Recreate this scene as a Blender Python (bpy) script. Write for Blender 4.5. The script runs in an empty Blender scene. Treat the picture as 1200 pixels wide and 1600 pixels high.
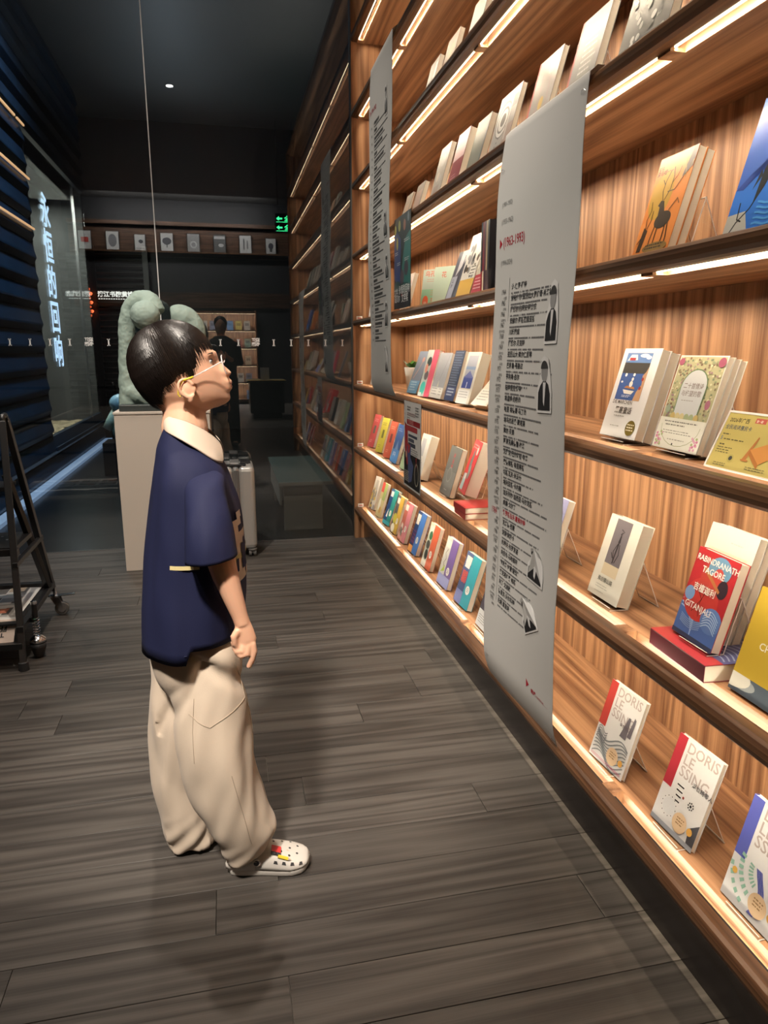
import bpy, math, random
from math import sin, cos, pi, radians as R
from mathutils import Vector, Matrix, noise
random.seed(7)
SC = bpy.context.scene
COL = SC.collection

# ------------------------------------------------------------ camera, world, lights, exposure
H = 1.28
cam_d = bpy.data.cameras.new('camera'); cam = bpy.data.objects.new('camera', cam_d); COL.objects.link(cam)
cam_d.sensor_fit = 'VERTICAL'; cam_d.sensor_height = 36.0; cam_d.lens = 1109.0/1600.0*36.0
cam_d.clip_start = 0.02; cam_d.clip_end = 80
cam.location = (0, 0, H)
cam.rotation_euler = (R(90)-math.atan(252/1109.0), 0, -R(12.4))
SC.camera = cam

SC.view_settings.view_transform = 'Standard'; SC.view_settings.look = 'None'
SC.view_settings.gamma = 1.0; SC.view_settings.use_curve_mapping = False
SC.view_settings.exposure = 0.0
SC.cycles.use_denoising = True
SC.cycles.max_bounces = 6; SC.cycles.diffuse_bounces = 2; SC.cycles.glossy_bounces = 3
SC.cycles.use_adaptive_sampling = True; SC.cycles.adaptive_threshold = .03
SC.cycles.transmission_bounces = 4; SC.cycles.transparent_max_bounces = 10
SC.cycles.caustics_reflective = False; SC.cycles.caustics_refractive = False
SC.cycles.sample_clamp_indirect = 4.0
SC.cycles.use_light_tree = True

world = bpy.data.worlds.new('world'); SC.world = world; world.use_nodes = True
world.node_tree.nodes['Background'].inputs[0].default_value = (0.75, 0.85, 1.0, 1)
world.node_tree.nodes['Background'].inputs[1].default_value = 0.03

def light(name, kind, loc, power, col, to=None, size=.1, size_y=None, spot=None, blend=.5, parent=None, spread=None):
    d = bpy.data.lights.new(name, kind); d.energy = power; d.color = col
    if kind == 'AREA':
        d.size = size
        if size_y: d.shape = 'RECTANGLE'; d.size_y = size_y
        if spread: d.spread = spread
    else:
        d.shadow_soft_size = size
    if spot: d.spot_size = R(spot); d.spot_blend = blend
    o = bpy.data.objects.new(name, d); COL.objects.link(o); o.location = loc
    if to is not None:
        o.rotation_euler = (Vector(to)-Vector(loc)).to_track_quat('-Z', 'Z').to_euler()
    return o

CEIL = 4.65
WARM = (1.0, .83, .64)
KEYC = (1.0, .87, .74)
DOWNLIGHTS = [(-.12, 2.30, 300, 56), (-.53, -1.02, 120, 90), (-1.9, 3.6, 130, 80), (-.25, 3.9, 150, 70), (-1.6, .4, 150, 90), (.1, -6.2, 420, 100), (-2.2, -6.2, 320, 100), (.3, -3.6, 110, 90)]
for i, (x, y, e, a) in enumerate(DOWNLIGHTS):
    light('downlight_beam', 'SPOT', (x, y, CEIL-.05), e, KEYC, to=(x, y, 0), size=.05, spot=a, blend=.7)
for x, y, e, tx, ty, tz in ((-1.5, 1.0, 170, .83, 1.6, 1.45), (-1.6, 2.6, 170, .83, 2.6, 1.5), (-1.4, 4.2, 110, .83, 3.8, 1.9), (-.9, 1.5, 620, -.35, 4.4, .75)):
    light('track_beam', 'SPOT', (x, y, 4.45), e, (1, .90, .78), to=(tx, ty, tz), size=.06, spot=36, blend=.9)  # last of these is an added beam to brighten plinth, suitcase and sculpture
light('track_beam', 'SPOT', (-.95, -.75, 4.35), 1450, (1, .89, .77), to=(-.06, 1.66, .85), size=.16, spot=22, blend=.8)
light('cove_lamp', 'AREA', (1.0, 2.5, 3.72), 26, (1, .95, .88), to=(.4, 2.5, 4.65), size=.2, size_y=4.2)  # added uplight to brighten the ceiling, no fixture above the bookcase
light('cove_lamp', 'AREA', (-.5, 9.0, 3.6), 14, (.8, .9, 1), to=(-.3, 9.0, 4.65), size=.3, size_y=4.)  # same added fill for the ceiling of the passage
# cool light in the passage beyond the glass
light('passage_lamp', 'AREA', (-1.0, 6.4, 4.6), 60, (.62, .80, 1.0), to=(-1.78, 6.5, 1.4), size=.3, size_y=2.6, spread=R(90))
light('display_lamp', 'AREA', (-2.2, 9.4, 3.2), 230, (1.0, .86, .66), to=(-2.2, 9.4, .3), size=.7, size_y=2.4)

# ------------------------------------------------------------ materials
def nmat(name):
    m = bpy.data.materials.new(name); m.use_nodes = True
    nt = m.node_tree; b = nt.nodes['Principled BSDF']
    return m, nt, b
def mat(name, col, rough=.5, metal=0., spec=.5, coat=0., emit=None, estr=0., bump=0., bscale=200., sss=0., sheen=0., alpha=1., vcol=False, mottled=0.):
    m, nt, b = nmat(name)
    b.inputs['Base Color'].default_value = (*col, 1)
    b.inputs['Roughness'].default_value = rough; b.inputs['Metallic'].default_value = metal
    b.inputs['Specular IOR Level'].default_value = spec
    b.inputs['Coat Weight'].default_value = coat; b.inputs['Coat Roughness'].default_value = .08
    if sheen: b.inputs['Sheen Weight'].default_value = sheen
    if sss:
        b.inputs['Subsurface Weight'].default_value = sss; b.inputs['Subsurface Radius'].default_value = (.012, .005, .003); b.inputs['Subsurface Scale'].default_value = 1.0
    if emit: b.inputs['Emission Color'].default_value = (*emit, 1); b.inputs['Emission Strength'].default_value = estr
    if vcol:
        a = nt.nodes.new('ShaderNodeVertexColor'); a.layer_name = 'Ink'; nt.links.new(a.outputs[0], b.inputs['Base Color'])
    if mottled:
        tc = nt.nodes.new('ShaderNodeTexCoord'); n = nt.nodes.new('ShaderNodeTexNoise'); n.inputs['Scale'].default_value = bscale*.12; n.inputs['Detail'].default_value = 5
        nt.links.new(tc.outputs['Object'], n.inputs['Vector'])
        r = nt.nodes.new('ShaderNodeMapRange'); r.inputs[1].default_value = .3; r.inputs[2].default_value = .7; r.inputs[3].default_value = 1-mottled; r.inputs[4].default_value = 1+mottled
        nt.links.new(n.outputs[0], r.inputs[0])
        mx = nt.nodes.new('ShaderNodeVectorMath'); mx.operation = 'SCALE'; mx.inputs[0].default_value = col
        nt.links.new(r.outputs[0], mx.inputs['Scale']); nt.links.new(mx.outputs[0], b.inputs['Base Color'])
    if bump:
        tc = nt.nodes.new('ShaderNodeTexCoord'); n = nt.nodes.new('ShaderNodeTexNoise'); n.inputs['Scale'].default_value = bscale; n.inputs['Detail'].default_value = 4
        bp = nt.nodes.new('ShaderNodeBump'); bp.inputs['Strength'].default_value = bump; bp.inputs['Distance'].default_value = .002
        nt.links.new(tc.outputs['Object'], n.inputs['Vector']); nt.links.new(n.outputs[0], bp.inputs['Height']); nt.links.new(bp.outputs[0], b.inputs['Normal'])
    return m
def wood(name, c0, c1, axis, rough=.42, fine=1., cath=1., spec=.4, island=False):
    """walnut-like veneer, grain running along axis (0 x, 1 y, 2 z)"""
    m, nt, b = nmat(name); N = nt.nodes.new; L = nt.links.new
    tc = N('ShaderNodeTexCoord'); mp = N('ShaderNodeMapping')
    sc = [1, 1, 1]; sc = [13.0*fine]*3; sc[axis] = .55*fine
    mp.inputs['Scale'].default_value = sc; L(tc.outputs['Object'], mp.inputs[0])
    oi = N('ShaderNodeObjectInfo'); ad = N('ShaderNodeVectorMath'); ad.operation = 'ADD'
    if island:
        ml = N('ShaderNodeVectorMath'); ml.operation = 'SCALE'; ml.inputs[0].default_value = (37, 53, 29); L(oi.outputs['Random'], ml.inputs['Scale']); L(ml.outputs[0], ad.inputs[1])
    L(mp.outputs[0], ad.inputs[0])
    n1 = N('ShaderNodeTexNoise'); n1.inputs['Scale'].default_value = .55*cath; n1.inputs['Detail'].default_value = 2; L(ad.outputs[0], n1.inputs[0])
    # cathedral rings
    mu = N('ShaderNodeMath'); mu.operation = 'MULTIPLY'; mu.inputs[1].default_value = 16; L(n1.outputs[0], mu.inputs[0])
    fr = N('ShaderNodeMath'); fr.operation = 'PINGPONG'; fr.inputs[1].default_value = 1; L(mu.outputs[0], fr.inputs[0])
    mp2 = N('ShaderNodeMapping'); sc2 = [150.0*fine]*3; sc2[axis] = 1.8*fine; mp2.inputs['Scale'].default_value = sc2; L(tc.outputs['Object'], mp2.inputs[0])
    n2 = N('ShaderNodeTexNoise'); n2.inputs['Scale'].default_value = 1.; n2.inputs['Detail'].default_value = 6; n2.inputs['Roughness'].default_value = .7; L(mp2.outputs[0], n2.inputs[0])
    mx = N('ShaderNodeMix'); mx.data_type = 'FLOAT'; mx.inputs[0].default_value = .62; L(fr.outputs[0], mx.inputs[2]); L(n2.outputs[0], mx.inputs[3])
    cr = N('ShaderNodeValToRGB'); cr.color_ramp.elements[0].position = .28; cr.color_ramp.elements[1].position = .70
    cr.color_ramp.elements[0].color = (*c0, 1); cr.color_ramp.elements[1].color = (*c1, 1); L(mx.outputs[0], cr.inputs[0])
    L(cr.outputs[0], b.inputs['Base Color'])
    if island:
        hs = N('ShaderNodeHueSaturation'); mr = N('ShaderNodeMapRange'); mr.inputs[3].default_value = .82; mr.inputs[4].default_value = 1.18
        L(oi.outputs['Random'], mr.inputs[0]); L(mr.outputs[0], hs.inputs['Value']); L(cr.outputs[0], hs.inputs['Color']); L(hs.outputs[0], b.inputs['Base Color'])
    b.inputs['Roughness'].default_value = rough; b.inputs['Specular IOR Level'].default_value = spec
    bp = N('ShaderNodeBump'); bp.inputs['Strength'].default_value = .12; bp.inputs['Distance'].default_value = .001; L(n2.outputs[0], bp.inputs['Height']); L(bp.outputs[0], b.inputs['Normal'])
    return m
def glass(name, tint, refl, rough=.0, rcol=(1, 1, 1)):
    m, nt, b = nmat(name); nt.nodes.remove(b); N = nt.nodes.new
    t = N('ShaderNodeBsdfTransparent'); t.inputs[0].default_value = (*tint, 1)
    g = N('ShaderNodeBsdfGlossy'); g.inputs['Roughness'].default_value = rough; g.inputs[0].default_value = (*rcol, 1)
    fz = N('ShaderNodeLayerWeight'); fz.inputs[0].default_value = .5
    pw = N('ShaderNodeMath'); pw.operation = 'POWER'; pw.inputs[1].default_value = 4.5; nt.links.new(fz.outputs['Facing'], pw.inputs[0])
    ad = N('ShaderNodeMath'); ad.operation = 'MULTIPLY_ADD'; ad.use_clamp = True; ad.inputs[1].default_value = .6; ad.inputs[2].default_value = refl; nt.links.new(pw.outputs[0], ad.inputs[0])
    mx = N('ShaderNodeMixShader'); nt.links.new(ad.outputs[0], mx.inputs[0]); nt.links.new(t.outputs[0], mx.inputs[1]); nt.links.new(g.outputs[0], mx.inputs[2])
    nt.links.new(mx.outputs[0], nt.nodes['Material Output'].inputs[0])
    return m
W0, W1 = (.165, .074, .036), (.455, .25, .132)
M = {}
M['wood_v'] = wood('walnut_vertical', W0, W1, 2, fine=1.1)
M['wood_h'] = wood('walnut_along', W0, W1, 1)
M['wood_x'] = wood('walnut_side', W0, W1, 2, fine=.8)
M['nosing'] = wood('walnut_nosing', (.065, .029, .014), (.19, .095, .047), 1, rough=.34)
M['floor'] = wood('grey_oak_plank', (.034, .0295, .0265), (.086, .077, .069), 0, rough=.46, fine=1.5, cath=.8, spec=.35, island=True)
M['subfloor'] = mat('floor_joint', (.17, .15, .13), .7)
M['farfloor'] = wood('dark_floor', (.03, .02, .014), (.10, .062, .04), 0, rough=.22, spec=.5)
M['black'] = mat('black_gloss', (.012, .012, .013), .28)
M['kick'] = mat('dark_plinth', (.035, .030, .030), .25)
M['dark'] = mat('dark_wall', (.03, .03, .033), .6, bump=.2, bscale=30)
M['ceiling'] = mat('dark_ceiling', (.17, .168, .165), .5, bump=.15, bscale=8)
M['beam'] = wood('dark_beam', (.05, .024, .014), (.16, .085, .05), 0)
M['led'] = mat('led_strip', (1, .9, .7), emit=(1.0, .78, .48), estr=7.0)
M['lamp'] = mat('lamp_disc', (1, 1, 1), emit=(1, .96, .9), estr=14.0)
M['blue'] = mat('blue_slat', (.014, .036, .070), .38, mottled=.25, bscale=40)
M['metalb'] = mat('black_powder_metal', (.012, .012, .013), .35, spec=.5)
M['chrome'] = mat('chrome', (.75, .75, .77), .18, 1.0)
M['steel'] = mat('brushed_steel', (.5, .5, .52), .35, 1.0)
M['rubber'] = mat('dark_rubber', (.03, .03, .032), .6)
M['rubberg'] = mat('grey_rubber', (.13, .125, .12), .5)
M['plinth'] = mat('cream_paint', (.66, .58, .50), .5)
M['slab'] = mat('dark_slab', (.04, .05, .05), .4)
M['jade'] = mat('grey_green_plaster', (.33, .43, .38), .72, bump=1.0, bscale=38, mottled=.14)
M['paper'] = mat('banner_paper', (.66, .655, .63), .38, spec=.4)
M['page'] = mat('page_block', (.74, .68, .58), .7)
M['ink'] = mat('print_ink', (1, 1, 1), .3, spec=.5, vcol=True)
M['inkm'] = mat('print_matte', (1, 1, 1), .6, spec=.3, vcol=True)
M['cover'] = mat('book_cover', (1, 1, 1), .28, spec=.5, vcol=True)
M['acryl'] = glass('clear_acrylic', (.94, .95, .95), .02)
M['acredge'] = mat('acrylic_edge', (.80, .74, .70), .2)
M['pane'] = glass('shopfront_glass', (.66, .70, .72), .11)
M['pane2'] = glass('display_glass', (.85, .9, .92), .03)
M['pot'] = mat('white_ceramic', (.8, .8, .78), .2)
M['leaf'] = mat('green_leaf', (.05, .16, .035), .4)
M['case'] = mat('silver_case', (.62, .60, .57), .33, .55, bump=.15, bscale=60)
M['casegrey'] = mat('case_trim', (.33, .32, .31), .35, .6)
M['neon'] = mat('neon_letter', (.8, .9, 1), emit=(.55, .74, 1.0), estr=2.6)
M['signw'] = mat('white_sign_letter', (1, 1, 1), emit=(1.0, .93, .8), estr=2.2)
M['exit'] = mat('exit_green', (.1, 1, .4), emit=(.05, 1.0, .32), estr=9.0)
M['exitbox'] = mat('exit_box', (.02, .06, .04), .4)
M['sticker'] = mat('white_sticker', (.85, .85, .85), .6, emit=(1, 1, 1), estr=.0)
M['stone'] = mat('pale_stone', (.62, .50, .34), .8, mottled=.3, bscale=60)
M['bench'] = mat('taupe_bench', (.30, .25, .20), .5)
M['benchtop'] = mat('green_grey_top', (.12, .15, .12), .35)
M['steelledge'] = mat('light_ledge', (.5, .55, .6), .35, emit=(.5, .68, 1.0), estr=.55)
M['red'] = mat('red_neon', (1, .1, .02), emit=(1.0, .14, .04), estr=5.0)

# ------------------------------------------------------------ mesh helpers
def tag(o, label=None, cat=None, group=None, kind=None):
    if label: o['label'] = label
    if cat: o['category'] = cat
    if group: o['group'] = group
    if kind: o['kind'] = kind
    return o
def thing(name, label, cat, loc=(0, 0, 0), rotz=0, group=None):
    o = bpy.data.objects.new(name, None); COL.objects.link(o); o.empty_display_size = .05
    o.location = loc; o.rotation_euler = (0, 0, rotz)
    o.matrix_world = Matrix.Translation(Vector(loc)) @ Matrix.Rotation(rotz, 4, 'Z')
    return tag(o, label, cat, group)
class MB:
    def __init__(s): s.v = []; s.f = []; s.m = []; s.c = []
    def add(s, vs, fs, mi=0, col=(1, 1, 1)):
        n = len(s.v); s.v += [tuple(p) for p in vs]
        for f in fs: s.f.append(tuple(i+n for i in f)); s.m.append(mi); s.c.append(col)
        return s
    def box(s, a, b, mi=0, col=(1, 1, 1)):
        (x0, y0, z0), (x1, y1, z1) = a, b
        x0, x1 = sorted((x0, x1)); y0, y1 = sorted((y0, y1)); z0, z1 = sorted((z0, z1))
        v = [(x0, y0, z0), (x1, y0, z0), (x1, y1, z0), (x0, y1, z0), (x0, y0, z1), (x1, y0, z1), (x1, y1, z1), (x0, y1, z1)]
        return s.add(v, [(3, 2, 1, 0), (4, 5, 6, 7), (0, 1, 5, 4), (1, 2, 6, 5), (2, 3, 7, 6), (3, 0, 4, 7)], mi, col)
    def obox(s, p, q, w, t, up=(0, 0, 1), mi=0, col=(1, 1, 1)):
        """bar from p to q, w wide, t thick"""
        p, q = Vector(p), Vector(q); d = (q-p).normalized(); u = Vector(up); 
        if abs(d.dot(u)) > .98: u = Vector((0, 1, 0))
        sx = d.cross(u).normalized(); sy = sx.cross(d).normalized()
        v = []
        for e in (p, q):
            for a, b in ((-1, -1), (1, -1), (1, 1), (-1, 1)): v.append(e+sx*a*w/2+sy*b*t/2)
        return s.add(v, [(0, 1, 2, 3), (7, 6, 5, 4), (0, 4, 5, 1), (1, 5, 6, 2), (2, 6, 7, 3), (3, 7, 4, 0)], mi, col)
    def tube(s, pts, r, n=8, mi=0, col=(1, 1, 1), cap=True, flat=1.):
        pts = [Vector(p) for p in pts]; rr = r if hasattr(r, '__len__') else [r]*len(pts)
        d0 = (pts[1]-pts[0]).normalized(); u = Vector((0, 0, 1)) if abs(d0.z) < .9 else Vector((0, 1, 0)); x = d0.cross(u).normalized()
        vs = []; k = len(pts)
        for i, p in enumerate(pts):
            d = ((pts[min(i+1, k-1)]-pts[max(i-1, 0)])).normalized(); x = (x-d*x.dot(d)).normalized(); y = d.cross(x)
            for j in range(n): a = 2*pi*j/n; vs.append(p+x*cos(a)*rr[i]+y*sin(a)*rr[i]*flat)
        fs = [(i*n+j, i*n+(j+1) % n, (i+1)*n+(j+1) % n, (i+1)*n+j) for i in range(k-1) for j in range(n)]
        if cap: fs += [tuple(range(n-1, -1, -1)), tuple((k-1)*n+j for j in range(n))]
        return s.add(vs, fs, mi, col)
    def lathe(s, c, prof, n=24, mi=0, col=(1, 1, 1), axis='Z'):
        vs = []; c = Vector(c)
        for r, h in prof:
            for j in range(n):
                a = 2*pi*j/n
                p = (r*cos(a), r*sin(a), h) if axis == 'Z' else ((r*cos(a), h, r*sin(a)) if axis == 'Y' else (h, r*cos(a), r*sin(a)))
                vs.append(c+Vector(p))
        k = len(prof)
        fs = [(i*n+j, i*n+(j+1) % n, (i+1)*n+(j+1) % n, (i+1)*n+j) for i in range(k-1) for j in range(n)]
        fs += [tuple(range(n-1, -1, -1)), tuple((k-1)*n+j for j in range(n))]
        return s.add(vs, fs, mi, col)
    def loft(s, rings, mi=0, col=(1, 1, 1), cap=True):
        n = len(rings[0]); vs = [p for r in rings for p in r]
        fs = [(i*n+j, i*n+(j+1) % n, (i+1)*n+(j+1) % n, (i+1)*n+j) for i in range(len(rings)-1) for j in range(n)]
        if cap: fs += [tuple(range(n-1, -1, -1)), tuple((len(rings)-1)*n+j for j in range(n))]
        return s.add(vs, fs, mi, col)
    def ball(s, c, r, n=16, m=10, mi=0, col=(1, 1, 1)):
        rx, ry, rz = r if hasattr(r, '__len__') else (r, r, r); c = Vector(c)
        rings = []
        for i in range(1, m):
            t = pi*i/m; rings.append([c+Vector((rx*sin(t)*cos(2*pi*j/n), ry*sin(t)*sin(2*pi*j/n), -rz*cos(t))) for j in range(n)])
        return s.loft(rings, mi, col)
    def mesh(s, name, mats, smooth=False, vcol=False, xf=None):
        me = bpy.data.meshes.new(name)
        vs = s.v if xf is None else [tuple(xf @ Vector(p)) for p in s.v]
        me.from_pydata(vs, [], s.f)
        for m in (mats if isinstance(mats, (list, tuple)) else [mats]): me.materials.append(m)
        me.polygons.foreach_set('material_index', s.m)
        if smooth: me.polygons.foreach_set('use_smooth', [True]*len(s.f))
        if vcol:
            a = me.color_attributes.new('Ink', 'FLOAT_COLOR', 'CORNER'); d = []
            for f, c in zip(s.f, s.c): d += [c[0], c[1], c[2], 1.0]*len(f)
            a.data.foreach_set('color', d)
        me.update()
        return me
    def build(s, name, mats, parent=None, smooth=False, vcol=False, bevel=0, local=False, sub=0, fix=False):
        me = s.mesh(name, mats, smooth, vcol)
        if fix:
            import bmesh
            bm = bmesh.new(); bm.from_mesh(me); bmesh.ops.recalc_face_normals(bm, faces=bm.faces); bm.to_mesh(me); bm.free()
        o = bpy.data.objects.new(name, me); COL.objects.link(o)
        if parent is not None:
            o.parent = parent
            if not local: o.matrix_parent_inverse = wm(parent).inverted()
        if bevel:
            b = o.modifiers.new('bevel', 'BEVEL'); b.width = bevel; b.segments = 2; b.limit_method = 'ANGLE'
        if sub:
            b = o.modifiers.new('sub', 'SUBSURF'); b.levels = sub; b.render_levels = sub
        return o
def wm(o):
    if o.parent is None: return o.matrix_basis.copy() if o.type != 'EMPTY' else (Matrix.Translation(o.location) @ o.rotation_euler.to_matrix().to_4x4())
    return wm(o.parent) @ o.matrix_parent_inverse @ o.matrix_basis
def box(name, a, b, m, parent=None, bevel=0, **k): return MB().box(a, b).build(name, m, parent, bevel=bevel, **k)
def struct(o): o['kind'] = 'structure'; return o

_tc = {}
def text_mesh(body, size, align='LEFT', bold=0., sx=1.):
    """outline text as plain vertices and faces in the xy plane"""
    key = (body, size, align, bold, sx)
    if key in _tc: return _tc[key]
    cu = bpy.data.curves.new('glyphs', 'FONT'); cu.body = body; cu.size = size; cu.align_x = align; cu.resolution_u = 2; cu.offset = bold
    o = bpy.data.objects.new('glyphs', cu); COL.objects.link(o)
    me = bpy.data.meshes.new_from_object(o.evaluated_get(bpy.context.evaluated_depsgraph_get()))
    vs = [(v.co.x*sx, v.co.y) for v in me.vertices]; fs = [tuple(p.vertices) for p in me.polygons]
    bpy.data.objects.remove(o); bpy.data.curves.remove(cu); bpy.data.meshes.remove(me)
    _tc[key] = (vs, fs); return vs, fs
def hexc(h):
    """printed colour, a little greyed by the film it is printed on"""
    h = h.lstrip('#'); c = [(int(h[i:i+2], 16)/255.)**2.2*.86 for i in (0, 2, 4)]; g = sum(c)/3; return tuple(q+(g-q)*.12 for q in c)
# ============================================================ THE ROOM
YG = 4.79; XL = -3.4
floor = struct(MB().box((XL, -8.7, -.06), (2.2, YG+.01, -.006)).build('floor', M['subfloor']))
# planks run across the room; each its own piece in the part of the floor one can see
pl_mesh = {}
def plank(x0, x1, y0, y1):
    L = round(x1-x0, 2); W = round(y1-y0, 3)
    if (L, W) not in pl_mesh:
        g = .0007; b = .0006; m = MB()
        v = [(g, g, -.006), (L-g, g, -.006), (L-g, W-g, -.006), (g, W-g, -.006), (g, g, -b), (L-g, g, -b), (L-g, W-g, -b), (g, W-g, -b),
             (g+b, g+b, 0), (L-g-b, g+b, 0), (L-g-b, W-g-b, 0), (g+b, W-g-b, 0)]
        m.add(v, [(3, 2, 1, 0)]+[(i, (i+1) % 4, 4+(i+1) % 4, 4+i) for i in range(4)]+[(4+i, 4+(i+1) % 4, 8+(i+1) % 4, 8+i) for i in range(4)]+[(8, 9, 10, 11)])
        pl_mesh[(L, W)] = m.mesh('plank', M['floor'])
    o = bpy.data.objects.new('plank', pl_mesh[(L, W)]); COL.objects.link(o); o.location = (x0, y0, 0); o.parent = floor
    return o
PW = .1415
rp = random.Random(11)
y = YG-PW
while y > .25:
    x = 1.02
    # board ends as seen: staggered
    off = rp.choice([.35, .6, .85, 1.1, .22, .95]); x1 = 1.02
    while x1 > -2.4:
        x0 = max(x1-off, -2.4)
        plank(round(x0, 2), round(x1, 2), y, y+PW); x1 = round(x0, 2); off = rp.choice([1.3, 1.45, 1.2])
    y -= PW
rest = MB()
while y > -8.6:
    rest.box((-3.3, y+.001, -.006), (2.18, y+PW-.001, 0)); y -= PW
y = YG-PW
while y > .25:
    rest.box((-3.3, y+.001, -.006), (-2.402, y+PW-.001, 0)); y -= PW
tag(rest.build('plank_field', M['floor'], floor), kind='stuff')
struct(box('ceiling', (XL, -8.7, CEIL), (2.3, 14, CEIL+.1), M['ceiling']))
for i, (x, y, e, a) in enumerate(DOWNLIGHTS):
    if i != 1: continue
    d = thing('ceiling_downlight', ['round recessed downlight in the dark ceiling above the boy', 'round recessed downlight mirrored high in the glass wall', 'round recessed downlight above the black trolley', 'round recessed downlight above the sculpture',
        'round recessed downlight behind the trolley', 'right recessed downlight before the rear wall', 'left recessed downlight before the rear wall', 'round recessed downlight past the bookcase end'][i], 'lamp', (x, y, CEIL))
    MB().lathe((x, y, CEIL-.006), [(.062, 0), (.066, .004), (.066, .012), (.05, .012)], 24).build('trim_ring', M['black'], d, smooth=False)
    MB().lathe((x, y, CEIL-.0085), [(.0, 0), (.046, 0), (.046, .003), (.0, .003)], 24).build('lens', M['lamp'], d)
struct(box('wall_left', (XL-.1, -8.7, 0), (XL, YG, CEIL), M['dark']))
struct(box('wall_right', (1.235, .26, 0), (1.335, YG+9.2, CEIL), M['dark']))
struct(box('trim_9', (1.235, .20, 0), (2.3, .26, CEIL), M['dark']))
struct(box('wall_right_rear', (2.2, -8.7, 0), (2.3, .20, CEIL), M['dark']))

# ---- rear wall (seen mirrored in the glass): timber wall with a ledge of framed prints and lit shelves
YB = -8.5
rear = struct(box('wall_rear', (XL, YB-.14, 0), (2.2, YB-.04, CEIL), M['dark']))
struct(box('trim_1', (-3.3, YB-.05, 3.40), (2.1, YB+.02, 3.49), M['beam']))
struct(box('trim_2', (-3.3, YB-.05, 3.5), (2.1, YB-.01, 4.08), M['beam']))
struct(box('trim_3', (-3.3, YB-.05, 4.08), (2.1, YB+.12, 4.16), M['beam']))
struct(box('trim_4', (-3.3, YB-.05, 2.28), (2.1, YB, 2.62), M['beam']))
rfr = thing('print_ledge', 'long wooden ledge carrying framed prints on the rear wall', 'shelf', (-.7, YB+.03, 3.49))
box('board', (-3.2, YB-.01, 3.49), (2.0, YB+.13, 3.52), M['nosing'], rfr)
WHAT = ['pale framed print with a reddish block', 'pale framed print with a grey oval head', 'small framed print with a dark bird', 'framed print with a dark tree crown', 'grey framed print with a ring', 'dark framed print with a white sail', 'framed print with slanted grey strokes', 'pale framed print with a dark profile', 'white framed print at the exit sign end']
for i in range(9):
    px = -2.95+i*.594; tone = [.7, .75, .7, .75, .3, .14, .6, .6, .8][i]
    f = thing('framed_print', WHAT[i]+' on the rear ledge', 'picture', (px, YB+.05, 3.521), group='framed prints on the rear ledge')
    fw, fh = (.25, .36) if i in (2, 7) else (.29, .41)
    box('frame', (px-fw/2, YB+.04, 3.521), (px+fw/2, YB+.06, 3.521+fh), M['black'], f)
    m = MB(); m.box((px-fw/2+.012, YB+.061, 3.533), (px+fw/2-.012, YB+.063, 3.509+fh), 0, (tone, tone, tone*.97)); cx_, cz_ = px, 3.521+fh*.5
    sh_ = [[('b', -.08, -.05, .08, .06, (.7, .1, .08))], [('o', 0, 0, .09, .14, (.25, .25, .26))], [('o', .02, .02, .05, .04, (.05, .05, .06)), ('b', -.09, -.14, .09, -.12, (.4, .4, .4))], [('o', 0, .02, .10, .08, (.10, .10, .11)), ('b', -.01, -.12, .01, .0, (.1, .1, .1))], [('o', 0, -.04, .08, .08, (.5, .5, .5)), ('o', 0, -.04, .05, .05, (.3, .3, .3))], [('b', -.12, .10, .12, .16, (.7, .7, .7)), ('o', .03, -.04, .06, .04, (.7, .7, .7))], [('b', -.05, -.12, -.02, .12, (.2, .2, .2)), ('b', .03, -.1, .06, .08, (.25, .25, .25))], [('o', .0, .0, .06, .07, (.08, .08, .1)), ('b', -.03, -.13, .03, -.04, (.1, .1, .1))], [('b', -.1, .05, .1, .07, (.3, .3, .3))]][i]
    for q in sh_:
        if q[0] == 'b': m.box((cx_+q[1], YB+.064, cz_+q[2]), (cx_+q[3], YB+.0645, cz_+q[4]), 0, q[5])
        else: m.add([(cx_+q[1]+q[3]*cos(2*pi*j/20), YB+.0646+.0003*sh_.index(q), cz_+q[2]+q[4]*sin(2*pi*j/20)) for j in range(20)], [tuple(range(19, -1, -1))], 0, q[5])
    m.build('artwork', M['inkm'], f, vcol=True)
light('print_lamp', 'AREA', (-.8, YB+.9, 4.5), 110, (1, .95, .9), to=(-.8, YB, 3.4), size=3.6, size_y=.2)
# lit rear bookcase
rb = thing('rear_bookcase', 'low lit bookcase against the rear wall, mirrored in the glass', 'bookcase', (-.1, YB+.12, 0))
box('back_panel', (-1.15, YB-.03, .02), (.78, YB-.01, 2.2), M['wood_v'], rb)
for xx in (-1.15, .78): box('side_panel', (xx-.015, YB-.03, 0), (xx+.015, YB+.28, 2.22), M['wood_v'], rb)
for k in range(6):
    z = .12+k*.41; box('shelf_board', (-1.135, YB-.01, z-.03), (.765, YB+.28, z), M['nosing'], rb)
    if k: box('led_strip', (-1.13, YB+.262, z-.036), (.76, YB+.272, z-.031), M['led'], rb); light('shelf_lamp', 'AREA', (-.18, YB+.255, z-.04), 34, (1, .95, .88), to=(-.18, YB+.1, z-.4), size=1.85, size_y=.012)
pal = ['c9c4bb', 'a9bccb', 'd7c3a8', 'b76a5c', '5d7fa8', 'd8d6d0', '8fa79a', 'c8b35c', '6c6f80', 'd9b8b4']
n = 0
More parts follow.
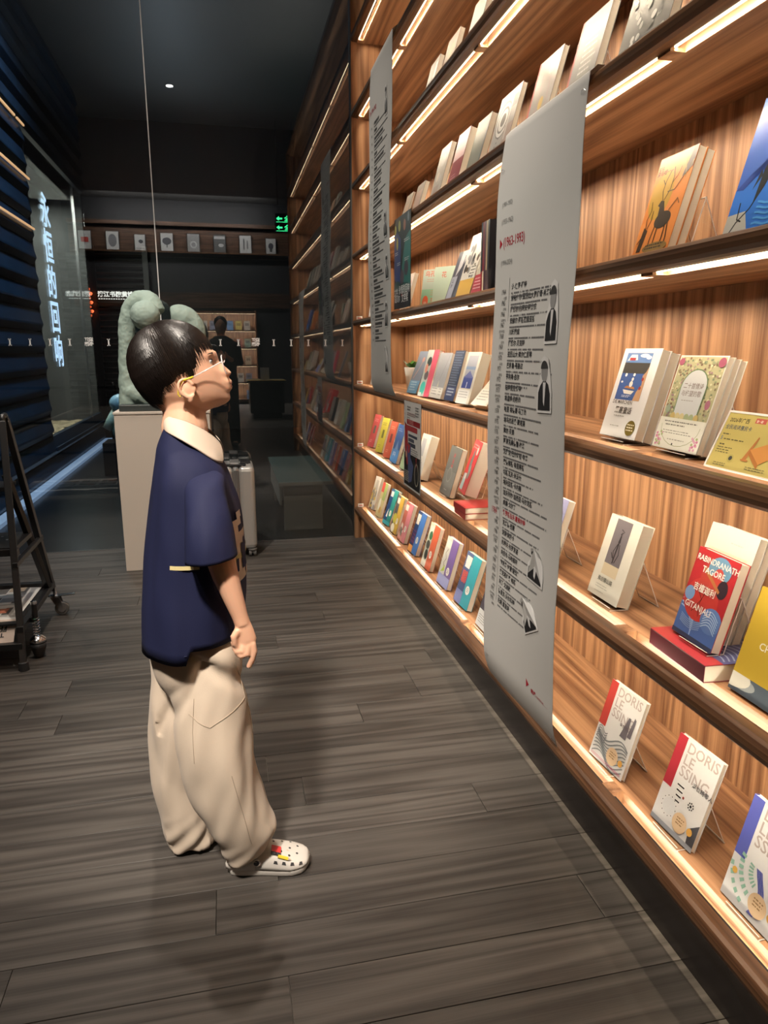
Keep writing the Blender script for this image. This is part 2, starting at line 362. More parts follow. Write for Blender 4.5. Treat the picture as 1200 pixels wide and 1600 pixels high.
for k in range(5):
    for j in range(9):
        if (k*5+j*3) % 7 == 0: continue
        px = -1.03+j*.2; z = .12+k*.41; c = hexc(pal[(k*4+j*3) % 10]); n += 1
        m = MB(); m.obox((px, YB+.17, z+.004), (px, YB+.11, z+.215), .145, .02, up=(0, 1, 0), col=c)
        m.obox((px, YB+.1525, z+.105), (px, YB+.1365, z+.165), .09, .002, up=(0, 1, 0), col=tuple(q*.35 for q in c))
        tag(m.build('book', M['cover'], vcol=True), ['face-out book on the bottom shelf of the rear bookcase', 'face-out book on the second shelf of the rear bookcase', 'face-out book on the middle shelf of the rear bookcase', 'face-out book on the fourth shelf of the rear bookcase', 'face-out book on the top shelf of the rear bookcase'][k], 'book', 'books on rear bookcase shelf %d' % (k+1))
# exit sign hung from the ceiling behind the camera
es = thing('exit_sign', 'green glowing exit sign hanging from the dark ceiling', 'sign', (1.03, -2.2, 3.35))
ex, ey, ez = 1.03, -2.2, 3.075
box('sign_box', (ex-.16, ey-.02, ez), (ex+.16, ey+.02, ez+.27), M['exitbox'], es)
for q in (-.12, .12): box('hanger', (ex+q-.004, ey-.004, ez+.27), (ex+q+.004, ey+.004, CEIL), M['black'], es)
m = MB()
for r_ in (0, 1):  # second glowing row stands in for the sign's double reflection
    zz = ez+.035+.13*r_
    vs, fs = text_mesh('安全', .085, bold=.001); m.add([(ex+.145-x, ey+.0215, zz+y) for x, y in vs], [tuple(reversed(f)) for f in fs])
    m.add([(ex-.145, ey+.0215, zz+.03), (ex-.105, ey+.0215, zz+.065), (ex-.105, ey+.0215, zz-.005)], [(0, 1, 2)]); m.box((ex-.105, ey+.021, zz+.018), (ex-.055, ey+.0215, zz+.042))
    m.box((ex-.15, ey+.0205, zz-.022), (ex+.15, ey+.0209, zz-.016))
m.build('letters', M['exit'], es)
# display table mirrored in the glass
dt = thing('display_table', 'dark display table with a golden cloth near the rear of the shop', 'table', (.8, -4.9, 0))
box('table_body', (.45, -5.3, .1), (1.1, -4.4, .68), M['black'], dt); box('table_top', (.4, -5.35, .68), (1.15, -4.35, .72), M['benchtop'], dt)
box('plinth_base', (.5, -5.25, 0), (1.05, -4.45, .1), M['kick'], dt)
tag(box('golden_cloth', (.42, -4.75, .721), (1.13, -4.34, .727), mat('golden_cloth', (.5, .34, .08), .5)), 'golden cloth lying on the dark display table', 'cloth')
tag(MB().obox((.75, -4.55, .728), (.75, -4.63, .96), .17, .02, up=(0, 1, 0), col=(.7, .7, .68)).build('book', M['cover'], vcol=True), 'white face-out book on the golden cloth', 'book')

# ---- glass wall
GT = .012
for i, (a, b) in enumerate(((XL, -1.62), (-1.614, -.379), (-.373, .832))):
    g = struct(box('window_%d' % (i+1), (a, YG, 0.004), (b, YG+GT, CEIL-.002), M['pane']))
for i, x in enumerate((-1.617, -.376)):
    struct(box('trim_%d' % (5+i), (x-.0028, YG-.001, .004), (x+.0028, YG+GT+.001, CEIL-.002), M['sticker']))
struct(box('baseboard_glass', (XL, YG-.004, 0), (.832, YG-.001, .006), M['steel']))
# safety markers stuck on the glass at eye height
sx = .770; k = 0
while sx > -2.0:
    if k in (5, 14):
        m = MB()
        for r_, s_ in enumerate(('漓江', '书院')):
            vs, fs = text_mesh(s_, .026, bold=.0012); m.add([(sx-.003+.027-x, YG-.0012, 1.338-.026*r_+y) for x, y in vs], fs)
        o = m.build('glass_marker', M['sticker']); tag(o, 'small white lettered marker on the glass, %s' % ('right of the boy' if k == 5 else 'over the blue slats'), 'sticker', 'markers on the glass wall')
    else:
        m = MB(); m.box((sx-.004, YG-.0012, 1.309), (sx+.004, YG-.0006, 1.352)); m.box((sx-.0085, YG-.0012, 1.309), (sx+.0085, YG-.0006, 1.315)); m.box((sx-.0085, YG-.0012, 1.346), (sx+.0085, YG-.0006, 1.352))
        o = m.build('glass_marker', M['sticker']); tag(o, 'small white I-shaped marker in the row stuck across the glass', 'sticker', 'I-shaped markers on the glass wall')
    sx -= .1128; k += 1

# ---- passage beyond the glass
struct(box('floor_passage', (XL-1, YG+.013, -.06), (1.235, 14, -.002), M['black']))
XP = -1.78
blue = thing('slatted_wall', 'dark blue wall of horizontal metal slats beyond the glass', 'wall', (XP, 6.4, 0)); blue['kind'] = 'structure'; 
def slat(y0, y1, z, h, dep=.035):
    m = MB(); v = [(XP-.05, z), (XP, z+.004), (XP+dep, z+h*.28), (XP+dep, z+h*.36), (XP+.004, z+h*.97), (XP-.05, z+h*.97)]
    m.loft([[(a, yy, b) for a, b in v] for yy in (y0, y1)]); return m
z = .0; k = 0
hs = []
while z < CEIL-.05:
    h = .206; y1 = 7.87 if .32 < z+.06 < 3.3 else 11.0
    slat(YG+.03, y1, z, h).build('slat', M['blue'], blue, fix=True); z += h+.004; k += 1
box('backing', (XP-.09, YG+.03, 0), (XP-.05, 7.9, CEIL), M['black'], blue)
box('corner_post', (XP-.05, 7.872, .3), (XP+.012, 7.90, 3.31), M['metalb'], blue)
struct(box('trim_7', (XP-.02, 7.9, .262), (XP+.05, 11.0, .300), M['blue']))
struct(box('trim_8', (XP+.03, YG+.03, .004), (XP+.12, 11.0, .035), M['steelledge']))
for i, (a, b, zz) in enumerate(((YG+.3, 7.55, 3.335), (7.62, 8.34, 3.335), (YG+.3, 8.3, 2.868), (YG+.3, 8.2, 2.418))):  # glowing bars stand in for the bookcase LEDs reflected here; no real strips
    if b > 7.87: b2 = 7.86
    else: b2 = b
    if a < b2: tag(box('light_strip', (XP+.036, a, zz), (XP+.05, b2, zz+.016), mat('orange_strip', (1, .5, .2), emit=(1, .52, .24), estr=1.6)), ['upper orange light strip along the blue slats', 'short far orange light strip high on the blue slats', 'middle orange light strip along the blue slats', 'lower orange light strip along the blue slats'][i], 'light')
# display window in the blue wall
dw = thing('display_window', 'glazed display window with glowing letters set in the blue wall', 'window', (XP, 9.4, .3))
box('window_pane', (XP-.008, 7.90, .301), (XP, 10.25, 3.31), M['pane2'], dw)
box('window_pane', (XP-.008, 10.265, .301), (XP, 10.98, 3.31), M['pane2'], dw)
box('mullion', (XP-.02, 10.25, .3), (XP+.01, 10.265, 3.31), M['steel'], dw)
gy = mat('display_grey', (.10, .105, .11), .7, mottled=.4, bscale=18)
box('back_panel', (-2.75, 7.9, .2), (-2.7, 11.0, 3.4), gy, dw); box('side_panel', (-2.7, 7.85, .2), (XP-.03, 7.9, 3.4), gy, dw); box('side_panel', (-2.7, 11.0, .2), (XP-.03, 11.05, 3.4), gy, dw)
box('display_base', (-2.7, 7.9, .2), (XP-.01, 11.0, .285), M['subfloor'], dw)
for q in (8.3, 9.1, 9.75): box('hanging_strip', (-2.62, q, .8), (-2.60, q+.22, 1.9), M['plinth'], dw)
st = MB(); r3 = random.Random(4)
for i in range(420):
    x, y = r3.uniform(-2.66, -1.82), r3.uniform(7.98, 10.9); a = r3.uniform(.02, .055)
    n_ = 7; rings = []
    for t in (.45, 1.2, 1.9, 2.7): rings.append([(x+cos(2*pi*j/n_)*a*sin(t)*1.5*r3.uniform(.8, 1.2), y+sin(2*pi*j/n_)*a*sin(t)*1.2*r3.uniform(.8, 1.2), .30-a*.55*cos(t)) for j in range(n_)])
    st.loft(rings)
tag(st.build('pebbles', M['stone'], dw), kind='stuff')
m = MB()
for i, ch in enumerate('永恒的回响'):
    vs, fs = text_mesh(ch, .36, bold=.006); zb = 2.59-.362*i
    m.add([(XP+.004, 8.40+x*1.15, zb+y) for x, y in vs], [f for f in fs])
m.build('glowing_letters', M['neon'], dw)
sun = MB()
for i in range(16):
    a = 2*pi*i/16; sun.obox((-2.3, 9.35+.03*cos(a), 2.55+.03*sin(a)), (-2.3, 9.35+.2*cos(a), 2.55+.2*sin(a)), .012, .012)
sun.build('starburst_lamp', mat('brass', (.7, .4, .12), .3, 1., emit=(1, .6, .2), estr=.35), dw)
# passage end: louvred shutter, sign, dark walls
YE = 12.2
struct(box('wall_end', (XL-1, YE, 0), (1.235, YE+.1, CEIL), M['dark']))
sh = thing('roller_shutter', 'dark louvred shutter at the end of the passage', 'shutter', (-1.5, YE-.05, 0))
box('shutter_frame', (-1.93, YE-.09, 0), (-1.87, YE, 2.85), M['metalb'], sh); box('shutter_frame', (-1.17, YE-.09, 0), (-1.09, YE, 2.85), mat('frame_grey', (.12, .12, .115), .4), sh)
for i in range(30):
    zz = .1+i*.09; MB().obox((-1.87, YE-.05, zz), (-1.17, YE-.05, zz), .075, .012, up=(0, .55, .84)).build('slat', mat('louvre', (.10, .095, .09), .4) if i == 0 else bpy.data.materials['louvre'], sh)
sg = thing('shop_sign', 'white lit shop sign lettering on the dark shutter', 'sign', (-1.6, YE-.12, 2.05))
m = MB(); vs, fs = text_mesh('漓江书院黄姚店', .088, bold=.003); m.add([(-1.86+x, YE-.125, 2.10+y) for x, y in vs], fs)
for i in range(16): m.box((-1.85+i*.036, YE-.127, 2.055), (-1.85+i*.036+.024, YE-.125, 2.068))
m.build('letters', M['signw'], sg); box('sign_rail', (-1.88, YE-.12, 2.03), (-1.2, YE-.1, 2.05), M['metalb'], sg)
rn = thing('red_lantern', 'red glowing lantern beside the shutter at the passage end', 'lamp', (-1.98, YE-.2, 1.8))
box('lantern_cord', (-1.983, YE-.203, 2.2), (-1.977, YE-.197, CEIL), M['black'], rn)
for i in range(7): MB().lathe((-1.98+.03*(i % 2), YE-.2, 1.78+.065*i), [(.012, 0), (.03, .02), (.03, .035), (.012, .05)], 8).build('lantern_tier', M['red'], rn)
tag(MB().obox((-1.95, YE-.5, .0), (-2.12, YE-.02, 2.0), .13, .02, up=(0, 1, 0)).build('leaning_banner', M['plinth']), 'tall pale banner leaning beside the red lantern', 'banner')
# pale glazed animal figures on the passage floor
fg = thing('glazed_figure', 'pale blue and green glazed figure beyond the glass', 'sculpture', (-1.12, 8, 0))
cb = mat('pale_blue_glaze', (.42, .68, .78), .3); cg = mat('pale_green_glaze', (.5, .66, .52), .35)
box('stand', (-1.28, 7.8, 0), (-.9, 8.2, .34), M['black'], fg)
MB().ball((-1.08, 8, .74), (.13, .12, .10)).build('head', cb, fg, smooth=True)
MB().tube([(-1.13, 8, .66), (-1.2, 7.98, .55), (-1.25, 7.97, .47)], [.06, .055, .045], 12).build('ear', cg, fg, smooth=True)
MB().ball((-1.08, 8.02, .46), (.13, .11, .15)).build('body', cg, fg, smooth=True)
light('figure_lamp', 'SPOT', (-1.2, 7.2, 3.2), 60, (.85, .95, 1), to=(-1.15, 8, .6), size=.05, spot=26)

# ---- low bench just beyond the glass
bn = thing('low_bench', 'low taupe bench with a green-grey top beyond the glass', 'bench', (.53, 5.7, 0))
box('bench_top', (.335, 5.0, .345), (.725, 6.3, .365), M['benchtop'], bn, bevel=.002); box('bench_edge', (.335, 4.985, .343), (.725, 5.0, .367), M['bench'], bn)
box('bench_leg', (.372, 5.06, 0), (.652, 5.09, .345), M['bench'], bn); box('bench_leg', (.372, 6.15, 0), (.652, 6.18, .345), M['bench'], bn); box('bench_rail', (.345, 5.1, .18), (.36, 6.15, .345), M['bench'], bn)
light('bench_spot', 'SPOT', (.3, 4.95, 4.4), 9, KEYC, to=(.5, 5.3, 0), size=.05, spot=40)

# ============================================================ THE BOOKCASE
ZS = [.225, .645, 1.062, 1.476, 1.890, 2.308, 2.722, 3.140]
YS = [.28, 1.407, 2.533, 3.66, 4.785]
XF, XB = .832, 1.19
bc = thing('bookcase', 'wall-high walnut bookcase with lit shelf slots', 'bookcase', (1.03, 2.53, 0))
box('side_panel', (.837, 4.745, 0), (1.225, 4.785, 3.6), M['wood_x'], bc)
box('side_panel', (.837, .26, 0), (1.225, .29, 3.6), M['wood_x'], bc)
box('top_board', (.837, .29, 3.56), (1.19, 4.745, 3.6), M['wood_h'], bc)
box('toe_kick', (.90, .29, 0), (.91, 4.745, .182), M['kick'], bc)
for k in range(8):
    z0 = ZS[k]; z1 = ZS[k+1]-.043 if k < 7 else 3.56
    box('back_panel', (1.19, .29, z0-.043), (1.21, 4.745, z1), M['wood_v'], bc)
for k, z in enumerate(ZS):
    pts = []
    for a, b in ((.873, 0), (.85, 0), (.841, -.003), (.834, -.010), (.832, -.019), (.834, -.028), (.841, -.035), (.85, -.038), (.873, -.038)): pts.append((a, z+b))
    MB().loft([[(a, yy, b) for a, b in pts] for yy in (.29, 4.745)]).build('shelf_nosing', M['nosing'], bc, fix=True)
    box('shelf_board', (.906, .29, z-.043), (1.19, 4.745, z), M['wood_h'], bc)
    light('slot_lamp', 'AREA', (.8835, 2.51, z-.0375), 16.0 if k else 4.0, (1, .82, .60), to=(.9635, 2.51, z-.1075), size=.006, size_y=4.4, spread=R(142))
    light('slot_lamp', 'AREA', (.8845, 2.51, z-.030), 3.6, (1, .86, .66), to=(.905, 2.51, z+.02), size=.006, size_y=4.4)
    for i in range(4):
        a, b = YS[i]+.028, YS[i+1]-.028
        if i == 0: a = .33
        if i == 3: b = 4.70
        box('light_channel', (.8732, a, z-.036), (.8772, b, z-.004), M['black'], bc)
        box('channel_lip', (.8773, a, z-.010), (.8825, b, z-.006), M['black'], bc)
        box('led_strip', (.8773, a, z-.0395), (.8805, b, z-.036), M['led'], bc)
    for yy in YS[1:4]+[.31, 4.722]:
        box('slot_divider', (.873, yy-.022, z-.043), (.906, yy+.022, z), M['wood_x'], bc)
for k in (0, 1, 2, 3):
    z = ZS[k]; t = thing('price_tag', ['small white shelf tag at the far end of the bottom shelf', 'small white shelf tag at the far end of the second shelf', 'small white shelf tag at the far end of the third shelf', 'small white shelf tag at the far end of the fourth shelf'][k], 'tag', (.87, 4.72, z), group='white shelf tags')
    m = MB(); m.box((.855, 4.722, z+.001), (.893, 4.725, z+.024), 0, (.8, .78, .74)); m.box((.861, 4.7212, z+.009), (.887, 4.7218, z+.015), 0, (.6, .15, .12)); m.build('card', M['inkm'], t, vcol=True)
    box('tag_foot', (.86, 4.72, z+.0001), (.888, 4.73, z+.001), M['acryl'], t)
# ============================================================ BOOKS
CREAM = (.80, .78, .72); WHITE = (.86, .86, .84); INK = (.03, .03, .035)
def art_mesh(w, h, art, mats, base=0.0):
    """flat print: art items in cover units (0..1 across, 0..1 up), laid out in the cover plane: local x = across, z = up, -y out"""
    m = MB(); lay = .0003
    def clip(pts):
        for ax, lim, sg in ((0, 0., 1), (0, 1., -1), (1, 0., 1), (1, 1., -1)):
            out = []
            for i, p in enumerate(pts):
                q = pts[i-1]; dp, dq = sg*(p[ax]-lim), sg*(q[ax]-lim)
                if dp*dq < 0: t = dq/(dq-dp); out.append((q[0]+(p[0]-q[0])*t, q[1]+(p[1]-q[1])*t))
                if dp >= 0: out.append(p)
            pts = out
            if not pts: break
        return pts
    def P3(a, b, k): return (a*w, base-lay*(1+k*.45), b*h)
    for k, it in enumerate(art):
        kind = it[0]; col = it[-1]; col = hexc(col) if isinstance(col, str) else col; k = k*min(.35, 14./len(art))
        if kind == 'r':
            _, x0, y0, x1, y1, _c = it; m.add([P3(x0, y0, k), P3(x1, y0, k), P3(x1, y1, k), P3(x0, y1, k)], [(0, 1, 2, 3)], 0, col)
        elif kind == 'p':
            pts = clip(list(it[1]))
            if len(pts) > 2: m.add([P3(a, b, k) for a, b in pts], [tuple(range(len(pts)))], 0, col)
        elif kind == 'e':
            _, cx, cy, rx, ry, _c = it; n = 22; pts = clip([(cx+rx*cos(2*pi*j/n), cy+ry*sin(2*pi*j/n)) for j in range(n)])
            if len(pts) > 2: m.add([P3(a, b, k) for a, b in pts], [tuple(range(len(pts)))], 0, col)
        elif kind == 'l':   # polyline with width in metres
            _, pts, lw, _c = it
            pp = [(min(max(a, 0), 1)*w, min(max(b, 0), 1)*h) for a, b in pts]; L_, R_ = [], []
            for i, p in enumerate(pp):
                q0, q1 = pp[max(i-1, 0)], pp[min(i+1, len(pp)-1)]; dx, dy = q1[0]-q0[0], q1[1]-q0[1]; d = math.hypot(dx, dy) or 1
                nx, ny = -dy/d*lw/2, dx/d*lw/2; L_.append((p[0]+nx, base-lay*(1+k*.45), p[1]+ny)); R_.append((p[0]-nx, base-lay*(1+k*.45), p[1]-ny))
            nn = len(pp); m.add(L_+R_, [(i, nn+i, nn+i+1, i+1) for i in range(nn-1)], 0, col)
        elif kind == 't':   # text: string, x, y (units), size in metres, [stretch], colour
            _, s, x, y, sz, _c = it; vs, fs = text_mesh(s, sz, bold=sz*.012); m.add([(x*w+a, base-lay*(1+k*.45), y*h+b) for a, b in vs], fs, 0, col)
        elif kind == 'v':   # vertical text
            _, s, x, y, sz, _c = it
            for i, ch in enumerate(s):
                vs, fs = text_mesh(ch, sz, bold=sz*.012); m.add([(x*w+a, base-lay*(1+k*.45), y*h-i*sz*1.08+b) for a, b in vs], fs, 0, col)
        elif kind == 'd':   # small print lines too fine to read: x0,y,x1, rows, pitch, thickness in units
            _, x0, y, x1, rows, pitch, th, _c = it
            rr = random.Random(int((x0+y)*1000))
            for r_ in range(rows):
                x = x0; xe = x1-rr.random()*.25*(x1-x0)
                while x < xe:
                    a = min(x+rr.uniform(.02, .06), xe); yy = y-r_*pitch
                    m.add([P3(x, yy, k), P3(a, yy, k), P3(a, yy+th, k), P3(x, yy+th, k)], [(0, 1, 2, 3)], 0, col); x = a+rr.uniform(.006, .02)
    return m
NB = [0]
def book(label, x, y, z, w, h, t, art=(), col=CREAM, yaw=0., lean=15.5, stack=1, spine=None, group=None, film=True, roll=0.):
    """paperback leaning back on the shelf; origin at the foot of the spine edge, cover faces the aisle"""
    c = hexc(col) if isinstance(col, str) else col
    root = bpy.data.objects.new('book', None); COL.objects.link(root); root.empty_display_size = .03
    # local axes: X along cover width (far -> near), Y into the book, Z up the cover
    ry = R(yaw); d = Vector((sin(ry), -cos(ry), 0)); n = Vector((cos(ry), sin(ry), 0)); le = R(lean)
    up = n*sin(le)+Vector((0, 0, cos(le))); yin = n*cos(le)-Vector((0, 0, sin(le)))
    rot = Matrix((d, yin, up)).transposed()
    root.matrix_basis = Matrix.Translation((x, y, z+t*sin(le)*.0)) @ rot.to_4x4()
    root.location = (x, y, z+t*stack*sin(le)+.0005)
    tag(root, label, 'book', group)
    tt = t; g = .0009
    for s in range(stack):
        o = s*(tt+.0004)
        m = MB(); m.box((0, o, 0), (w, o+g, h), 0, c); m.box((0, o+tt-g, 0), (w, o+tt, h), 0, c); m.box((0, o+g, 0), (g, o+tt-g, h), 0, hexc(spine) if isinstance(spine, str) else (spine or c))
        m.build('cover', M['cover'], root, vcol=True, local=True)
        MB().box((g, o+g, .002), (w-.0025, o+tt-g, h-.002)).build('pages', M['page'], root, local=True)
    if art: art_mesh(w, h, art, None).build('cover_print', M['ink' if film else 'inkm'], root, vcol=True, local=True)
    return root
def lying(label, c, sx, sy, t, rz, n=1, col=(.5, .05, .05), top=(), pages=True, group=None):
    """books lying flat; c = near front corner area centre"""
    outs = []
    for i in range(n):
        root = thing('book', label if n == 1 else label.replace('#', ['lowest', 'second', 'third', 'topmost'][i if i < n-1 else 3]), 'book', (c[0], c[1], c[2]+i*(t+.0006)), rz+R(1.7)*((i*7) % 3-1), group=None)
        m = MB(); g = .0012; m.box((0, 0, 0), (sx, sy, g), 0, col); m.box((0, 0, t-g), (sx, sy, t), 0, col); m.box((0, 0, g), (g, sy, t-g), 0, col)
        m.build('cover', M['cover'], root, vcol=True, local=True, bevel=.0006)
        MB().box((g, .002, g), (sx-.002, sy-.002, t-g)).build('pages', M['page'], root, local=True)
        if top and i == n-1:
            a = art_mesh(1, 1, top, None); a.v = [(p[2]*sx, (1-p[0])*sy, t+.0003-p[1]*1.0) for p in a.v]; a.build('cover_print', M['ink'], root, vcol=True, local=True)
        outs.append(root)
    return outs
SN = [0]
def stand(x, y, z, w, t, lean=15.5, where='', H_=.105, group=None):
    """clear acrylic easel: lip, foot, back and rear strut as one bent sheet"""
    le = R(lean); s = thing('book_stand', 'clear acrylic easel '+where, 'stand', (x, y, z), group=group)
    g = .0022
    def prof():
        bx = t*cos(le)
        back0 = Vector((x+bx+.002, z+.0005)); top = back0+Vector((sin(le), cos(le)))*H_; foot = Vector((top.x+.052, z+.0005))
        return [Vector((x-.012, z+.0105)), Vector((x-.012, z+.0005)), back0, top, foot]
    P_ = prof(); segs = [(P_[0], P_[1]), (P_[1], P_[2]), (P_[2], P_[3]), (P_[3], P_[4])]
    pl = MB(); ed = MB()
    for i, (p, q) in enumerate(segs):
        d = (q-p).normalized(); nn = Vector((-d.y, d.x))*g/2
        if i < 2: continue
        a = [(p.x-nn.x, p.y-nn.y), (q.x-nn.x, q.y-nn.y), (q.x+nn.x, q.y+nn.y), (p.x+nn.x, p.y+nn.y)]
        pl.add([(u_, y-w+.001, v_) for u_, v_ in a]+[(u_, y-.001, v_) for u_, v_ in a], [(0, 3, 7, 4), (1, 5, 6, 2), (0, 4, 5, 1), (3, 2, 6, 7)])
        for yy in (y-w, y-.001): ed.add([(u_, yy, v_) for u_, v_ in a]+[(u_, yy+.001, v_) for u_, v_ in a], [(3, 2, 1, 0), (4, 5, 6, 7), (0, 1, 5, 4), (1, 2, 6, 5), (2, 3, 7, 6), (3, 0, 4, 7)])
    # foot tray and lip
    pl.box((x-.012, y-w, z+.0002), (P_[2].x, y, z+.0008)); pl.box((x-.0135, y-w, z+.0002), (x-.012, y, z+.009)); ed.box((x-.0135, y-w, z+.0085), (x-.012, y, z+.0092)); ed.box((x-.012, y-w, z+.0002), (P_[2].x+.001, y-w+.001, z+.002))
    ed.box((P_[4].x-.001, y-w, z+.0002), (P_[4].x+.0015, y, z+.0022)); ed.box((P_[3].x-.0015, y-w, P_[3].y-.001), (P_[3].x+.0015, y, P_[3].y+.001))
    pl.build('acrylic_sheet', M['acryl'], s); ed.build('bright_edge', M['acredge'], s)
    return s
def waves(n, x0, y0, x1, y1, amp, col, lw=.002, ph=0., per=2.): return [('l', [(x0+(x1-x0)*i/14, y0+(y1-y0)*k/n+amp*sin(per*pi*i/14+ph+k*.25)) for i in range(15)], lw, col) for k in range(n)]
rb_ = random.Random(5)
def dapple(n, x0, y0, x1, y1, s, cols, seed=1):
    r = random.Random(seed); return [('e', r.uniform(x0, x1), r.uniform(y0, y1), s*r.uniform(.4, 1.), s*r.uniform(.3, .8), r.choice(cols)) for _ in range(n)]

Z0, Z1, Z2, Z3, Z4, Z5 = [q+.0008 for q in ZS[:6]]
def duo(left, right, blob, extra=()):   # the colourful set on the bottom shelf: picture band left, colour band right, seal
    return [('r', 0, 0, .46, 1, left), ('r', .46, 0, 1, 1, right), ('r', .08, .78, .44, .93, 'e9e7e0')]+list(extra)+[('e', .70, .34, .13, .085, 'f2f0ea'), ('d', .62, .37, .79, 3, .03, .012, '777777')]
low = [  # label, y, w, t, lean, yaw, base colour, art
 ('white book with grey and yellow leaf shapes, farthest on the bottom shelf', 4.68, .105, .022, 16, 8, 'd9d6cc', dapple(16, .1, .05, .9, .55, .16, ['4b4f57', 'd9b53a', '8a8f96'], 3)+[('r', .35, .6, .75, .9, 'b9b7ae')]),
 ('slim cream book with a red and green cover band on the bottom shelf', 4.45, .10, .018, 16, 6, 'cfc08a', [('r', 0, .72, .5, 1, 'd4483e'), ('r', .5, .5, 1, 1, '9db56a'), ('e', .3, .35, .2, .18, 'e8e4d8'), ('e', .6, .2, .2, .1, 'c79a48')]),
 ('teal and navy book with a small white sailboat on the bottom shelf', 4.23, .125, .022, 18, 6, '1e8f97', duo('2c4f86', '2a9c97', 0, [('p', [(.2, .2), (.42, .2), (.35, .45)], 'f0efe9'), ('r', 0, 0, 1, .1, '39b5c4')])),
 ('yellow book with dark grey figures on the bottom shelf', 4.02, .125, .022, 15, 3, 'd9bd3f', duo('5b5f66', 'd9b13a', 0, [('e', .3, .38, .26, .14, 'd8cf3d'), ('e', .3, .12, .26, .12, 'efe9d9')])),
 ('pink book with pale flowers on the bottom shelf', 3.83, .13, .022, 16, 3, 'd97f8c', duo('c46a58', 'dd8390', 0, dapple(12, .05, .03, .5, .4, .12, ['f0e6e2', '6f7d75', 'e2a49c'], 8))),
 ('blue book with orange foot and pink scribble on the bottom shelf', 3.585, .137, .024, 17, 3, '3c74c4', duo('27406f', '3b77cc', 0, [('r', 0, 0, .46, .16, 'eda04a')]+waves(4, .05, .25, .42, .6, .03, 'e0487a', .0018, 0, 6)+[('r', .1, .68, .4, .92, 'e3e0d4')])),
 ('orange-red book with dark animal pictures on the bottom shelf', 3.319, .147, .022, 15, 1, 'e0613a', duo('cfd3c3', 'e2653d', 0, [('e', .3, .72, .16, .1, '3f7a55'), ('e', .24, .5, .18, .1, '4f5553'), ('e', .28, .28, .16, .12, '3f4a49'), ('r', 0, 0, .46, .14, 'e9e4d8')])),
 ('lavender book with a purple band and green leaf on the bottom shelf', 3.04, .148, .022, 15, 1.5, '8e7fc0', duo('cfcfcc', '7a62ab', 0, [('l', [(.3, .75), (.18, .65), (.32, .55), (.2, .45), (.33, .36)], .006, '8a8470'), ('p', [(.12, .24), (.4, .3), (.34, .42)], 'b4d43c'), ('r', 0, 0, 1, .22, '9aa2de')])),
 ('turquoise book with a red and navy picture on the bottom shelf', 2.779, .157, .024, 16.5, 2, '26a3b8', duo('4d5f8f', '28a6ba', 0, waves(7, .08, .42, .42, .66, .012, 'e8553d', .0045, 0, 5)+[('r', .1, .70, .42, .9, 'dfe3e2'), ('v', '世界', .16, .52, .016, 'e9553d'), ('r', 0, 0, .46, .25, '7d86c2')])),
 ('pale book with a grey-violet landscape beside the big banner', 2.50, .15, .02, 16, 0, 'd9dde0', [('r', 0, .30, 1, .82, '4a4553'), ('e', .5, .5, .4, .16, '6e6a80'), ('r', 0, .82, 1, 1, '8ecdc9'), ('d', .1, .2, .9, 4, .04, .015, '888888')]),
]
for lb, y_, w_, t_, ln, yw, c_, a_ in low:
    book(lb, .918, y_, Z0, w_, .222, t_, a_, c_, yaw=yw, lean=ln)
    if y_ < 4.5: stand(.918, y_-.02, Z0, w_*.7, t_+.004, ln, 'under the '+lb.split(' with ')[0].replace('slim ', '')+' on the bottom shelf')
def lessing(edge, body, seed):
    a = [('r', 0, .42, .2, 1, edge), ('t', 'DORIS', .25, .86, .034, 'b3a7a5'), ('t', 'LE', .25, .73, .034, 'b3a7a5'), ('t', 'SSING', .25, .60, .034, 'b3a7a5')]+body
    return a+[('e', .62, .17, .16, .105, 'd9b892'), ('d', .54, .21, .72, 3, .03, .012, '8c6a3c'), ('e', .86, .17, .06, .04, 'd9a040')]
zebra = [('l', [(.05+.9*i/12, .06+.035*k+.06*sin(i*.55+k*.35)) for i in range(13)], .0030, '7d8388') for k in range(9)]+[('p', [(.62, .45), (.72, .72), (.78, .72), (.8, .45)], '6f6a72'), ('p', [(.80, .5), (.86, .76), (.91, .74), (.9, .5)], '6f6a72')]+[('l', [(.05+.28*i/6, .38-.03*k+.03*sin(i)) for i in range(7)], .0022, '777b82') for k in range(5)]+[('l', [(.05+.9*i/10, .035+.016*k) for i in range(11)], .0012, 'c45a7a') for k in range(2)]+[('t', '金色笔记', .55, .56, .011, '6b5f66')]
dots = [('e', .3, .24, .14, .09, 'd6d8dc'), ('p', [(1, .3), (.82, .2), (.85, .05), (1, .0)], '4e4f56'), ('r', 0, 0, 1, .05, '9aa0aa')]+[('r', .31+.02*k, .50-.055*k, .47, .515-.055*k, '2c2c30') for k in range(4)]+[('e', .71+.055*cos(q*.785), .40+.035*sin(q*.785), .012, .009, '26262a') for q in range(8)]+[('e', .71, .40, .022, .015, '26262a'), ('e', .52, .42, .022, .015, 'b04a44')]+[('e', .3+.16*cos(q*.5), .24+.105*sin(q*.5), .008, .006, '3c3c42') for q in range(12)]+[('t', '浮世畸零人', .60, .585, .0125, '4a4a52')]
